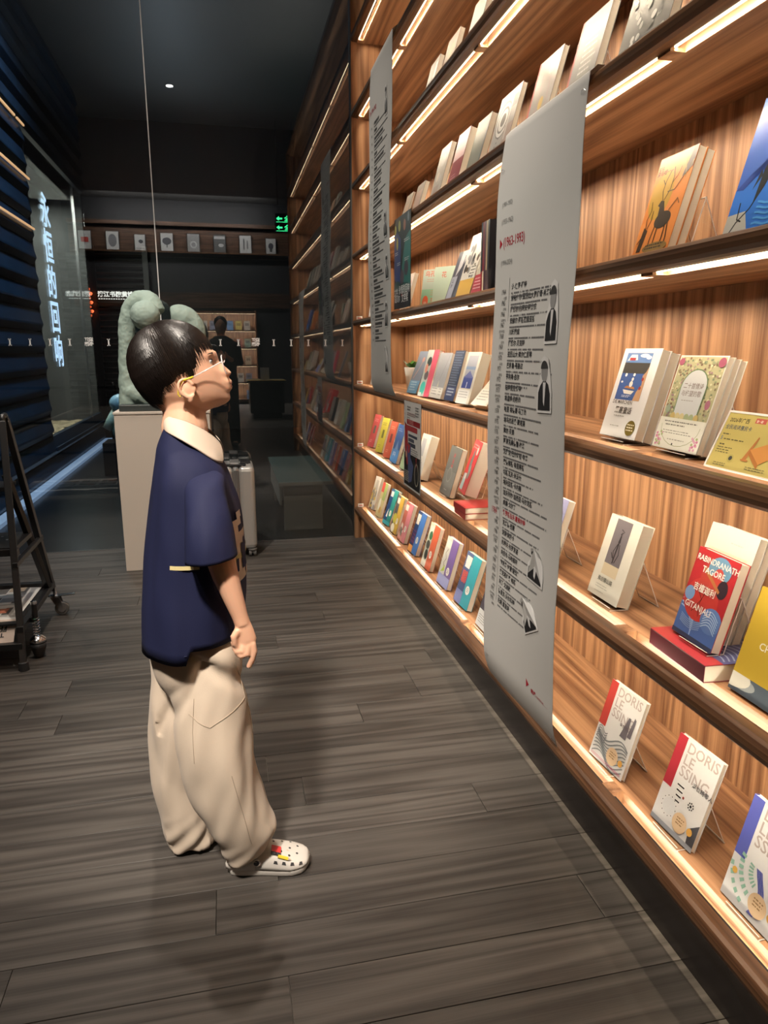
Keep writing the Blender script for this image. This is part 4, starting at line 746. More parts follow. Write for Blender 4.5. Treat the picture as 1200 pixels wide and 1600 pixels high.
# fifth shelf
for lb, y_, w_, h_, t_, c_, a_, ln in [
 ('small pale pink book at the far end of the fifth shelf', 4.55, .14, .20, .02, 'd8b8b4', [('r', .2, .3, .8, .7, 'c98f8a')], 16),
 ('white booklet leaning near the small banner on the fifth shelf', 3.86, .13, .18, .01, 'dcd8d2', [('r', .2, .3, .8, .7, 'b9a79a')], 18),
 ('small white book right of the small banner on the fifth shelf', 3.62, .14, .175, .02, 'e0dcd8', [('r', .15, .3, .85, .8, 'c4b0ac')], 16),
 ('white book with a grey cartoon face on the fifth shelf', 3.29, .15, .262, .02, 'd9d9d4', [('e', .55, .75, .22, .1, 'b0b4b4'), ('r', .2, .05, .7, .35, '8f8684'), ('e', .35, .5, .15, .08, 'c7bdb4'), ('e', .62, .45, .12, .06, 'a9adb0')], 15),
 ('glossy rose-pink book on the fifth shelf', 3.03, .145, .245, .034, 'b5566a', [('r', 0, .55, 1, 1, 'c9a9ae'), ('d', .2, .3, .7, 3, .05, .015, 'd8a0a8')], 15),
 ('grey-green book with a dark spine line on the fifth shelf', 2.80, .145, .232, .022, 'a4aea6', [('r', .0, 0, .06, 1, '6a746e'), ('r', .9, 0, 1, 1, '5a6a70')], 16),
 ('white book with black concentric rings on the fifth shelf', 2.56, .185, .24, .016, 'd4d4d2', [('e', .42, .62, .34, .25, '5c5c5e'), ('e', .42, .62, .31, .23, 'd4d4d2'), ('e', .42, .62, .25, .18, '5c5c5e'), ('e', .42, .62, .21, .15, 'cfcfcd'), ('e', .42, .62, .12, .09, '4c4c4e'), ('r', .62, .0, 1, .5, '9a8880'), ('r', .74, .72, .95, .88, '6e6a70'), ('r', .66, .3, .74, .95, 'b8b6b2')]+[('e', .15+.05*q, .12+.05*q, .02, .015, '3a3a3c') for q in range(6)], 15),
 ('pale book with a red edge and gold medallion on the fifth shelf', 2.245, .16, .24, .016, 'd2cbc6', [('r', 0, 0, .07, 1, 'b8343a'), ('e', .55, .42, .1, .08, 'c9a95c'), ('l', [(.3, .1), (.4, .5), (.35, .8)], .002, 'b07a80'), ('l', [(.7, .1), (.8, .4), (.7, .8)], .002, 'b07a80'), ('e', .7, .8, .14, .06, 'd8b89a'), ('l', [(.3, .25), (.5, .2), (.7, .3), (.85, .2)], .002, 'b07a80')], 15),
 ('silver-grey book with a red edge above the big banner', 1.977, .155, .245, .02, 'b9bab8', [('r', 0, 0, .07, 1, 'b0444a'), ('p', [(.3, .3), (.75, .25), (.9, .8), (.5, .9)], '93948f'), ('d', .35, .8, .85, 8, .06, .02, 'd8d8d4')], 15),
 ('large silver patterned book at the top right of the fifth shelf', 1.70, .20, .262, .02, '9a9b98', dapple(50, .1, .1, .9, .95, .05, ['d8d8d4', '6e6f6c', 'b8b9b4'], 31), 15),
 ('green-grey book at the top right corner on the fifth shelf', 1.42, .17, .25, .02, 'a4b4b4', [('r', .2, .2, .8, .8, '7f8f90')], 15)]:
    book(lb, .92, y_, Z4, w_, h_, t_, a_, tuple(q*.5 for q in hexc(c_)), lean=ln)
stand(.92, 2.20, Z4, .10, .02, 15, 'behind the gold medallion book', .13)
stand(.92, 1.93, Z4, .10, .024, 15, 'behind the silver-grey book above the big banner', .13)
stand(.92, 2.52, Z4, .12, .02, 15, 'behind the concentric rings book', .12)
stand(.92, 1.66, Z4, .12, .024, 15, 'behind the large silver patterned book', .13)
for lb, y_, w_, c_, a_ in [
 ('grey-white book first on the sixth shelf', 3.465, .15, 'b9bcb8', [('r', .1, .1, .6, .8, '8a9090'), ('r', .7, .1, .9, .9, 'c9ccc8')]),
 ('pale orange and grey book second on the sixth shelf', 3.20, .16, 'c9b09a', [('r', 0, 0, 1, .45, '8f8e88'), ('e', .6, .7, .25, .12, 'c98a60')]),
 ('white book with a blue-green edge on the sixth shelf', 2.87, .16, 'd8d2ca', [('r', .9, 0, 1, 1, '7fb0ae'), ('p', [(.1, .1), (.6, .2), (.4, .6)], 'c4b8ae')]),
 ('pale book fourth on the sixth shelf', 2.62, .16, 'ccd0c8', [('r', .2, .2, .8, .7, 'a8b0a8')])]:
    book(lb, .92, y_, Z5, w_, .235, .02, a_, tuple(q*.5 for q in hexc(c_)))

# ============================================================ BANNERS AND POSTERS
def sheet(fn, s0, s1, t0, t1, ns, nt, th=.0009):
    m = MB(); V_ = lambda s, t, o: fn(s, t, o)
    for o in (0., -th):
        base = len(m.v)
        for j in range(nt+1):
            for i in range(ns+1): m.v.append(tuple(V_(s0+(s1-s0)*i/ns, t0+(t1-t0)*j/nt, o)))
        for j in range(nt):
            for i in range(ns):
                a = base+j*(ns+1)+i; f = (a, a+1, a+ns+2, a+ns+1); m.f.append(f if o == 0 else tuple(reversed(f))); m.m.append(0); m.c.append((1, 1, 1))
    return m
LAUR = [('1964', '法国', '让-保罗·萨特'), ('1965', '苏联', '米哈伊尔·亚历山大罗维奇·肖洛霍夫'), ('1966', '以色列', '萨缪尔·约瑟夫·阿格农'), ('1967', '危地马拉', '安赫尔·阿斯图里亚斯'), ('1968', '日本', '川端康成'), ('1969', '爱尔兰', '萨缪尔·贝克特'), ('1970', '苏联', '亚历山大·索尔仁尼琴'), ('1971', '智利', '巴勃鲁·聂鲁达'), ('1972', '联邦德国', '亨利希·伯尔'), ('1973', '澳大利亚', '帕特里克·怀特'), ('1974', '瑞典', '埃温特·约翰逊'), ('1974', '瑞典', '哈里·埃德蒙·马丁逊'), ('1975', '意大利', '埃乌杰尼奥·蒙塔莱'), ('1976', '美国', '索尔·贝娄'), ('1977', '西班牙', '阿莱克桑德雷·梅洛'), ('1978', '美国', '艾萨克·巴什维斯·辛格'), ('1979', '希腊', '奥德修斯·埃里蒂斯'), ('1980', '波兰', '切斯瓦夫·米沃什'), ('1981', '英国', '埃利亚斯·卡内蒂'), ('1982', '哥伦比亚', '加夫列尔·加西亚·马尔克斯'), ('1983', '英国', '威廉·戈尔丁'), ('1984', '捷克', '雅罗斯拉夫·塞弗尔特'), ('1985', '法国', '克洛德·西蒙'), ('1986', '尼日利亚', '沃莱·索因卡'), ('1987', '美国', '约瑟夫·布罗茨基'), ('1988', '埃及', '纳吉布·马哈福兹'), ('1989', '西班牙', '卡米洛·何塞·塞拉'), ('1990', '墨西哥', '奥克塔维奥·帕斯'), ('1991', '南非', '纳丁·戈迪默'), ('1992', '圣卢西亚', '德里克·沃尔科特'), ('1993', '美国', '托妮·莫里森')]
# big banner: left edge y=2.105, right edge y=1.60, hangs over the fifth shelf nosing (z 1.89) down past the bottom shelf
BW = .50; BY = 2.108; BT = 1.897; BL_ = 1.70
def bigb(s, t, o=0.):
    """s across from left, t down from the fold; the sheet hangs in front of the nosings with a slight belly"""
    t = max(t, -.06)
    if t < 0: return Vector((.832-t*1.0, BY-s-.003*sin(9*t), BT+.0015+o))   # the flap lying over the nosing
    k = t/BL_; curl = .030*max(0, (k-.93)/.07)**2
    x = .826-.012*sin(min(k*8, 1)*pi*.5)-.018*sin(pi*k)*(.6+.4*cos(5*s+1))-.004*sin(16*k+3*s)
    if k > .90: x += curl
    rip = .0035*sin(10*s+7*k)*k
    return Vector((x-o-rip, BY-s-.012*sin(pi*k)*0, BT-t-.012*s*0))
bb = thing('timeline_banner', 'wide white paper timeline banner dated 1963 to 1993', 'banner', (.83, 1.86, .20))
sheet(bigb, 0, BW, -.045, BL_, 20, 90).build('paper_sheet', M['paper'], bb, smooth=True)
def on(fn, m, vs, fs, s, t, col, off=.0007): m.add([fn(s+a, t-b, off) for a, b in vs], fs, 0, col)
def patch(fn, m, s0, t0, s1, t1, col, off=.0007, n=1):
    k = max(1, int(abs(s1-s0)/.03)+1)
    for i in range(k):
        a, b = s0+(s1-s0)*i/k, s0+(s1-s0)*(i+1)/k
        m.add([fn(a, t1, off), fn(b, t1, off), fn(b, t0, off), fn(a, t0, off)], [(0, 1, 2, 3)], 0, col)
tx = MB(); dk = (.035, .035, .038); rd = (.42, .012, .03)
def T(fn, s_, sz, s, t, col, bold=0., sx=1.): vs, fs = text_mesh(s_, sz, bold=bold, sx=sx); on(fn, tx, vs, fs, s, t, col)
T(bigb, '(1901-1932)', .018, .04, .215, (.2, .2, .2), sx=.8); T(bigb, '(1933-1962)', .020, .04, .262, (.2, .2, .2), sx=.8)
T(bigb, '(1963-1993)', .036, .055, .325, rd, bold=.0004, sx=.8); T(bigb, '(1994-2024)', .020, .04, .375, (.2, .2, .2), sx=.8)
tx.add([bigb(.030, .30, .0007), bigb(.048, .314, .0007), bigb(.030, .328, .0007)], [(2, 1, 0)], 0, rd)
rq = random.Random(12)
t0 = .425; gap = (BL_-.305-t0)/31.
patch(bigb, tx, .105, t0-.012, .1065, t0+31*gap-.01, dk)
for i, (yr, cn, nm) in enumerate(LAUR):
    t = t0+.02+i*gap; hot = yr == '1984'
    T(bigb, yr, .021 if not hot else .030, .052 if not hot else .030, t+.012, rd if hot else dk, sx=.72)
    T(bigb, '('+cn+')', .009, .095-.0095*(len(cn)+1), t+.026, dk)
    T(bigb, nm, .0178, .120, t+.001, rd if hot else dk, bold=.0004)
    rows = 2 if i in (0, 1, 8, 14, 22, 25) else 1
    for r_ in range(rows):
        s = .120; e = .120+(rq.uniform(.20, .30) if r_ == 0 else rq.uniform(.06, .16))
        while s < min(e, .46):
            w = rq.uniform(.003, .006); patch(bigb, tx, s, t+.0098+r_*.0095, s+w, t+.0145+r_*.0095, (.17, .17, .175)); s += w+(rq.random() < .12)*.006+.0012
T(bigb, '继续', .016, .365, BL_-.125, rd, bold=.0003); T(bigb, 'continue……', .013, .400, BL_-.125, rd)
tx.add([bigb(.335, BL_-.155, .0007), bigb(.353, BL_-.142, .0007), bigb(.335, BL_-.128, .0007)], [(2, 1, 0)], 0, rd)
tx.build('printed_text', M['inkm'], bb, vcol=True)
# cut-out portraits glued on: dark-suited busts on white outline, curling off the sheet
def portrait(s, t, w, h, curl, tw=0.):
    m = MB(); N_ = 10
    def q(a, b, o): # a,b in -1..1 / 0..1
        lift = curl*max(0, b-.55)**2*4+.002
        ca, sa = cos(tw), sin(tw); aa = a*w/2; bb2 = b*h
        return bigb(s+aa*ca-bb2*sa, t-(aa*sa+bb2*ca), lift+o)
    out = [(-1, 0), (1, 0), (1, .35), (.8, .62), (.62, .8), (.5, .95), (.0, 1.02), (-.5, .95), (-.58, .75), (-.7, .6), (-1, .45)]
    m.add([q(a, b, 0) for a, b in out], [tuple(range(len(out)))], 0, (.78, .78, .77))
    m.add([q(a, b, -.0012) for a, b in out], [tuple(reversed(range(len(out))))], 0, (.6, .6, .58))
    suit = [(-.86, .05), (.82, .05), (.8, .34), (.55, .50), (.2, .56), (-.25, .56), (-.6, .48), (-.85, .36)]
    m.add([q(a, b, .0006) for a, b in suit], [tuple(range(len(suit)))], 0, (.02, .02, .022))
    m.add([q(a, b, .0010) for a, b in ((-.12, .2), (.05, .12), (.2, .54), (-.2, .54))], [(0, 1, 2, 3)], 0, (.7, .7, .7))
    face = [(.46*cos(2*pi*i/16), .72+.17*sin(2*pi*i/16)) for i in range(16)]
    m.add([q(a, b, .0012) for a, b in face], [tuple(range(16))], 0, (.32, .32, .32))
    hair = [(.50*cos(pi*i/10), .78+.14*sin(pi*i/10)) for i in range(11)]; m.add([q(a, b, .0016) for a, b in hair], [tuple(range(11))], 0, (.05, .05, .05))
    m.build('cutout_portrait', M['inkm'], bb, vcol=True)
portrait(.395, .60, .075, .155, .0, .02); portrait(.385, .775, .085, .145, .004, .05); portrait(.37, 1.245, .10, .10, .012, -.05); portrait(.37, 1.39, .09, .10, .012, .5)
for s, t in ((.012, .115), (.47, .05), (.475, 1.66), (.02, 1.60)): MB().tube([bigb(s, t, .001), bigb(s+.008, t-.004, .004), bigb(s+.018, t-.004, .004), bigb(s+.022, t, .001)], .0008, 6).build('staple', M['chrome'], bb)
# small banner: hangs from the seventh shelf to the third
SY = 4.058; ST = 2.727; SL = 1.675
def smallb(s, t, o=0.):
    if t < 0: return Vector((.832-t, SY-s, ST+.0015+o))
    k = t/SL; x = .822-.016*sin(pi*k)-.004*sin(14*k+3*s)+(.03*max(0, (k-.95)/.05)**2)*.0
    if k > .955: x -= .02*((k-.955)/.045)**2*-1
    return Vector((x-o, SY-s, ST-t))
sb = thing('timeline_banner', 'narrow-looking white paper timeline banner near the glass wall', 'banner', (.83, 3.8, 1.05))
sheet(smallb, 0, .52, -.04, SL, 14, 60).build('paper_sheet', M['paper'], sb, smooth=True)
tx = MB()
patch(smallb, tx, .115, .30, .117, SL-.25, dk)
T(smallb, '(1901-1932)', .03, .06, .245, rd, bold=.0004, sx=.8)
tx.add([smallb(.03, .22, .0007), smallb(.05, .235, .0007), smallb(.03, .25, .0007)], [(2, 1, 0)], 0, rd)
for i in range(30):
    t = .31+i*.037
    T(smallb, str(1901+i), .018, .055, t+.012, dk, sx=.8)
    s = .13; e = .13+rq.uniform(.06, .22)
    while s < e: w = rq.uniform(.010, .016); patch(smallb, tx, s, t-.012, s+w*.4, t+.004, dk); patch(smallb, tx, s+w*.55, t-.012, s+w, t+.002, dk); s += w+.005
    s = .13; e = .13+rq.uniform(.14, .30)
    while s < e: w = rq.uniform(.005, .01); patch(smallb, tx, s, t+.009, s+w, t+.0155, (.1, .1, .1)); s += w+.0015
tx.build('printed_text', M['inkm'], sb, vcol=True)
_b = bigb; _bb = bb
bigb, bb = smallb, sb
portrait(.40, .34, .05, .13, 0.); portrait(.44, .90, .07, .12, .0); portrait(.45, 1.10, .07, .12, 0.); portrait(.42, 1.33, .07, .13, .0); portrait(.43, 1.56, .07, .14, .01)
bigb, bb = _b, _bb
# two small posters hanging on the shelf edges
def poster(label, y0, y1, z0, z1, art, colr, border):
    p = thing('poster', label, 'poster', (.826, (y0+y1)/2, z0))
    box('card', (.824, y1, z0), (.8255, y0, z1), M['inkm'], p)
    a = art_mesh(y0-y1, z1-z0, art, None); a.v = [(.824+b, y0-q, z0+c) for q, b, c in a.v]; a.build('poster_print', M['ink'], p, vcol=True)
    for q in (.3, .7): MB().tube([(.8245, y0+(y1-y0)*q, z1-.002), (.829, y0+(y1-y0)*q, z1+.004), (.834, y0+(y1-y0)*q, z1+.003)], .001, 6).build('hook', M['chrome'], p)
poster('dark poster with blue and teal panels hanging from the fifth shelf', 3.515, 3.20, 1.475, 1.885,
  [('r', 0, 0, 1, 1, '14171c'), ('p', [(0, .35), (.38, .2), (.42, .75), (.2, .85), (0, .82)], '1f3f86'), ('p', [(.42, .3), (.8, .25), (1, .2), (1, .8), (.7, .74), (.55, .55)], '2b7d74'), ('e', .08, .88, .06, .05, 'c9c040'), ('e', .33, .90, .07, .06, 'b8b84a'), ('e', .2, .72, .05, .07, 'c9c040'), ('e', .64, .88, .07, .06, 'b0603a'), ('e', .86, .94, .05, .05, '8a8f9c'), ('e', .5, .34, .12, .08, '5a4a54'), ('e', .75, .42, .12, .08, '4a3f4c'), ('e', .2, .25, .2, .06, '27504f'), ('e', .7, .22, .3, .05, '1f5c54'),
   ('t', '永恒的回响', .30, .165, .042, 'f0f0ee'), ('t', '文学', .02, .155, .036, 'f0f0ee'), ('t', '诺贝尔', .04, .08, .036, 'f0f0ee'), ('t', '文学奖', .48, .07, .042, 'f0f0ee'), ('t', '特展', .45, .13, .012, 'c0302c'), ('d', .62, .72, .95, 2, .02, .009, 'e8ecec'), ('d', .06, .62, .3, 2, .02, .009, 'e8ecec'), ('d', .66, .52, .95, 2, .02, .009, 'e8ecec'), ('d', .2, .50, .4, 2, .02, .009, 'e8ecec')], 0, 0)
poster('white, red and black poster hanging from the third shelf', 3.30, 2.995, .648, 1.052,
  [('r', 0, 0, 1, 1, 'dedbd6'), ('r', .03, .02, .97, .40, '17171b'), ('p', [(.06, .45), (.06, .75), (.22, .72), (.30, .3), (.2, .25)], 'b02a2e'), ('r', .18, .735, .95, .795, '9c2024'), ('t', '文学地图', .25, .742, .025, 'd88a84'), ('r', .18, .665, .80, .725, 'b5363a'), ('r', .28, .60, .80, .63, '4a5060'), ('r', .28, .545, .62, .585, '5a5f6c'), ('r', .28, .49, .70, .535, '474b58'), ('p', [(.2, .48), (.45, .52), (.42, .36), (.6, .28), (.5, .1), (.3, .05), (.26, .3)], '4a5a8a'), ('p', [(.24, .52), (.40, .50), (.36, .42), (.28, .40)], 'b8343a'), ('e', .16, .38, .05, .04, 'd8a890'),
   ('d', .45, .46, .9, 3, .025, .012, '8a8a8a'), ('e', .78, .2, .12, .13, 'b9b49c'), ('e', .78, .2, .10, .115, '17171b'), ('v', '诺奖', .72, .35, .022, 'b02a2e'), ('d', .08, .18, .36, 6, .022, .010, 'c8c4b8'), ('v', 'LIVING', .05, .93, .019, '1d1d1f'), ('d', .2, .93, .45, 2, .03, .014, '777777'), ('d', .2, .86, .75, 2, .022, .014, 'a88a88'), ('d', .2, .81, .4, 1, .022, .012, '999999'), ('d', .68, .94, .92, 4, .03, .014, '777777')], 0, 0)
# ============================================================ THE BOY
HC = 1.68
def ev(o, name, m, parent, smooth=True, fn=None):
    """bake the modifiers of o into a plain mesh object"""
    me = bpy.data.meshes.new_from_object(o.evaluated_get(bpy.context.evaluated_depsgraph_get()))
    old = o.data; bpy.data.objects.remove(o); bpy.data.meshes.remove(old)
    if fn:
        nrm = [v.normal.copy() for v in me.vertices]
        for v, n_ in zip(me.vertices, nrm): v.co = fn(v.co.copy(), n_)
        me.update()
    me.materials.clear(); me.materials.append(m); me.name = name
    me.polygons.foreach_set('use_smooth', [smooth]*len(me.polygons))
    q = bpy.data.objects.new(name, me); COL.objects.link(q)
    if parent is not None: q.parent = parent; q.matrix_parent_inverse = wm(parent).inverted()
    return q
def remesh(mb, name, m, parent, vox=.004, it=2, fac=.5, fn=None):
    o = mb.build('raw_form', m, None, fix=True)
    r = o.modifiers.new('r', 'REMESH'); r.mode = 'VOXEL'; r.voxel_size = vox
    s = o.modifiers.new('s', 'SMOOTH'); s.factor = fac; s.iterations = it
    return ev(o, name, m, parent, True, fn)
def sring(cx, cy, z, rx, ry, n=48, p=2.3, tz=0., zf=None):
    out = []
    for j in range(n):
        a = 2*pi*j/n; c, s = cos(a), sin(a)
        x = math.copysign(abs(c)**(2/p), c); y_ = math.copysign(abs(s)**(2/p), s)
        out.append(Vector((cx+rx*x, cy+ry*y_, z+tz*x+(zf(a) if zf else 0))))
    return out
def lerp_rows(rows, k):
    """rows of equal length tuples, smooth resample"""
    out = []
    for i in range(len(rows)-1):
        p0 = rows[max(i-1, 0)]; p1 = rows[i]; p2 = rows[i+1]; p3 = rows[min(i+2, len(rows)-1)]
        for s in range(k):
            t = s/k; out.append(tuple(.5*((2*b)+(-a+c)*t+(2*a-5*b+4*c-d)*t*t+(-a+3*b-3*c+d)*t*t*t) for a, b, c, d in zip(p0, p1, p2, p3)))
    out.append(rows[-1]); return out
skin = mat('child_skin', (.76, .435, .29), .48, sss=.12, spec=.4, bump=.06, bscale=500)
lipm = mat('lip_skin', (.52, .21, .16), .4, sss=.1)
hairm = mat('dark_hair', (.0065, .004, .0032), .36, spec=.42)
navy = mat('navy_jersey', (.0105, .0135, .047), .75, spec=.25, bump=.25, bscale=900)
creamc = mat('cream_cloth', (.66, .54, .43), .8, bump=.2, bscale=700)
pantm = mat('cream_canvas', (.62, .51, .40), .85, bump=.3, bscale=600, sheen=.1)
seamm = mat('seam_thread', (.42, .34, .26), .9)
shoew = mat('white_foam', (.60, .565, .52), .5)
yell = mat('yellow_tip', (.72, .55, .04), .4)
boy = thing('person', 'boy in a navy polo and wide cream trousers looking up at the shelves', 'person', (-.06, 1.66, 0))

# head: stacked sections, front line of the face carried on the middle only
HR = [  # x front of the skull, x back, z, half width
    (-0.1000, -0.1280, 1.3320, 0.0200),
    (-0.0830, -0.1420, 1.3280, 0.0320),
    (-0.0670, -0.1540, 1.3220, 0.0450),
    (-0.0510, -0.1740, 1.3110, 0.0570),
    (-0.0380, -0.1830, 1.2980, 0.0650),
    (-0.0260, -0.1890, 1.2840, 0.0690),
    (-0.0190, -0.1960, 1.2700, 0.0715),
    (-0.0180, -0.1980, 1.2590, 0.0720),
    (-0.0140, -0.1990, 1.2460, 0.0715),
    (-0.0090, -0.1970, 1.2350, 0.0700),
    (-0.0040, -0.1940, 1.2200, 0.0675),
    (0.0000, -0.1890, 1.2060, 0.0640),
    (0.0010, -0.1820, 1.1950, 0.0605),
    (-0.0000, -0.1730, 1.1830, 0.0560),
    (-0.0050, -0.1630, 1.1720, 0.0500),
    (-0.0140, -0.1560, 1.1620, 0.0440),
    (-0.0290, -0.1480, 1.1530, 0.0380),
    (-0.0460, -0.1420, 1.1460, 0.0300),
]
FACE = [ # x, z of the true profile, sigma
    (-0.0180, 1.2800, 0.0300),
    (-0.0150, 1.2700, 0.0220),
    (-0.0130, 1.2630, 0.0160),
    (-0.0120, 1.2570, 0.0100),
    (-0.0060, 1.2520, 0.0090),
    (0.0030, 1.2450, 0.0090),
    (0.0090, 1.2390, 0.0105),
    (0.0130, 1.2350, 0.0125),
    (0.0150, 1.2300, 0.0130),
    (0.0120, 1.2260, 0.0135),
    (0.0080, 1.2230, 0.0140),
    (0.0090, 1.2190, 0.0160),
    (0.0150, 1.2140, 0.0170),
    (0.0160, 1.2090, 0.0180),
    (0.0120, 1.2050, 0.0190),
    (0.0150, 1.2020, 0.0180),
    (0.0150, 1.1960, 0.0180),
    (0.0110, 1.1920, 0.0200),
    (0.0080, 1.1870, 0.0220),
    (0.0090, 1.1810, 0.0240),
    (0.0100, 1.1740, 0.0240),
    (0.0050, 1.1670, 0.0240),
    (-0.0040, 1.1610, 0.0240),
    (-0.0210, 1.1540, 0.0240),
]
def face_x(z):
    if z >= FACE[0][1] or z <= FACE[-1][1]: return None
    for a, b in zip(FACE, FACE[1:]):
        if a[1] >= z >= b[1]:
            t = (a[1]-z)/max(a[1]-b[1], 1e-6); return a[0]+(b[0]-a[0])*t, a[2]+(b[2]-a[2])*t
    return None
hb = MB(); rings = []
rows = lerp_rows(HR, 5)
for xf, xb, z, w in rows:
    n = 72; cx = (xf*.46+xb*.54); ring = []
    for j in range(n):
        a = 2*pi*j/n; c, s = cos(a), sin(a)
        if c >= 0: x = cx+(xf-cx)*abs(c)**(2/2.15); 
        else: x = cx-(cx-xb)*abs(c)**(2/2.2)
        y_ = math.copysign(abs(s)**(2/2.25), s)*w
        # cheeks a little fuller, temples flatter
        fx = face_x(z)
        if c > 0 and fx: x += (fx[0]-xf)*math.exp(-(y_/fx[1])**2)
        # eye sockets
        for sy in (-1, 1):
            d2 = ((y_-sy*.030)/.014)**2+((z-1.2560)/.010)**2
            if c > 0: x -= .0040*math.exp(-d2)
        ring.append(Vector((x, HC+y_, z)))
    rings.append(ring)
hb.loft(rings)
# ears
for sy in (-1, 1):
    yy = HC+sy*.0685
    ec = Vector((-0.0820, 1.68, 1.1990)); 
    rim = [Vector((ec.x+.0165*cos(a)-.004*sin(a), yy+sy*(.006+.006*(1 if cos(a) < 0 else 0)*abs(cos(a))), ec.z+.0195*sin(a)+.002)) for a in [R(20)+R(300)*i/16 for i in range(17)]]
    hb.tube(rim, .0036, 8); hb.ball(ec+Vector((.001, sy*.070-0*ec.y, -.001))-Vector((0, ec.y-HC, 0)), (.0135, .0065, .0185), 14, 10)
    hb.ball(Vector((ec.x+.006, yy+sy*.004, ec.z-.021)), (.0075, .005, .0085), 10, 8)
    hb.ball(Vector((ec.x+.014, yy+sy*.001, ec.z-.001)), (.006, .006, .009), 10, 8)
# neck and trunk (under the clothes) in one skin
def limb(mb, pts, n=16): mb.tube([p for p, r in pts], [r for p, r in pts], n)
limb(hb, [(Vector((-0.0970, 1.6800, 1.1930)), .047), (Vector((-0.0940, 1.6750, 1.1500)), .046), (Vector((-0.0950, 1.6700, 1.1100)), .052), (Vector((-0.0950, 1.6600, 1.0720)), .048)], 24)
def V2(p, y): return Vector((p[0], y, p[1]))
trunk = [(*(-0.125, 1.08), *(-0.046, 1.071), .060), (*(-0.142, 1.03), *(-0.027, 1.026), .10), (*(-0.158, 0.964), *(-0.023, 0.958), .12), (*(-0.172, 0.844), *(-0.022, 0.835), .115), (*(-0.188, 0.689), *(-0.029, 0.676), .12), (*(-0.19, 0.592), *(-0.034, 0.577), .125)]
hb.loft([sring((a+c)/2, 1.66, (b+d)/2, (c-a)/2, w) for a, b, c, d, w in trunk])
for sy, pts in ((-1, [((300, 722, 1.545), .036), ((325, 800, 1.49), .034), ((346, 878, 1.46), .0285), ((355, 905, 1.455), .0265), ((368, 940, 1.45), .0215), ((379, 968, 1.447), .0175), ((383, 978, 1.446), .018)]),):
    limb(hb, [(Vector(q), r) for q, r in [((-0.0770, 1.5600, 1.0000), 0.03), ((-0.0490, 1.4900, 0.9380), 0.033), ((-0.0280, 1.4620, 0.8580), 0.03), ((-0.0200, 1.4580, 0.8230), 0.0275), ((-0.0050, 1.4520, 0.7710), 0.0215), ((0.0060, 1.4490, 0.7330), 0.0172), ((0.0110, 1.4480, 0.7140), 0.0165)]])
for q, r in (((-1), 0),):
    limb(hb, [(Vector(p), r_) for p, r_ in [((-0.0970, 1.7600, 1.0000), 0.03), ((-0.0690, 1.8300, 0.9380), 0.033), ((-0.0480, 1.8580, 0.8580), 0.03), ((-0.0400, 1.8620, 0.8230), 0.0275), ((-0.0250, 1.8680, 0.7710), 0.0215), ((-0.0140, 1.8710, 0.7330), 0.0172), ((-0.0090, 1.8720, 0.7140), 0.0165)]])
# legs and feet inside trousers and shoes
limb(hb, [(Vector((-.085, 1.60, .60)), .05), (Vector((-.055, 1.595, .34)), .045), (Vector((-.035, 1.60, .12)), .030), (Vector((-.03, 1.60, .06)), .026)])
limb(hb, [(Vector((-.10, 1.73, .60)), .05), (Vector((-.13, 1.745, .34)), .045), (Vector((-.16, 1.75, .12)), .030), (Vector((-.165, 1.75, .06)), .026)])
hb.tube([Vector((-.03, 1.605, .05)), Vector((.05, 1.585, .04)), Vector((.10, 1.572, .03))], [.024, .026, .02], 12)
hb.tube([Vector((-.17, 1.75, .05)), Vector((-.10, 1.745, .04)), Vector((-.05, 1.74, .03))], [.024, .026, .02], 12)
# hand: back of the hand, four unequal fingers and a thumb
HP = {'palm': [((0.0110, 1.4480, 0.7190), 0.0165, 0.0135), ((0.0140, 1.4470, 0.7000), 0.0205, 0.014), ((0.0180, 1.4470, 0.6810), 0.0215, 0.0145), ((0.0180, 1.4470, 0.6660), 0.019, 0.0135), ((0.0180, 1.4470, 0.6570), 0.012, 0.009)], 'fingers': [[((0.0290, 1.4410, 0.6730), 0.0085), ((0.0320, 1.4390, 0.6530), 0.008), ((0.0270, 1.4390, 0.6350), 0.0072), ((0.0190, 1.4410, 0.6170), 0.0058)], [((0.0210, 1.4400, 0.6690), 0.0088), ((0.0170, 1.4360, 0.6500), 0.0082), ((0.0050, 1.4370, 0.6470), 0.0076), ((-0.0050, 1.4420, 0.6540), 0.0064)], [((0.0110, 1.4410, 0.6690), 0.0086), ((0.0070, 1.4360, 0.6570), 0.008), ((-0.0040, 1.4390, 0.6570), 0.0072), ((-0.0090, 1.4450, 0.6650), 0.0062)], [((0.0050, 1.4440, 0.6740), 0.0078), ((-0.0020, 1.4400, 0.6660), 0.007), ((-0.0090, 1.4440, 0.6680), 0.0062), ((-0.0110, 1.4490, 0.6770), 0.0054)], [((0.0010, 1.4400, 0.7040), 0.0085), ((-0.0080, 1.4360, 0.6920), 0.008), ((-0.0070, 1.4370, 0.6750), 0.0068), ((-0.0020, 1.4400, 0.6640), 0.0056)]]}
hb.loft([[Vector(c)+Vector((rx*cos(2*pi*j/16), ry*sin(2*pi*j/16), 0)) for j in range(16)] for c, rx, ry in HP['palm']])
for f in HP['fingers']: hb.tube([Vector(p) for p, r in f], [r for p, r in f], 10)
remesh(hb, 'body', skin, boy, vox=.0026, it=3, fac=.45)
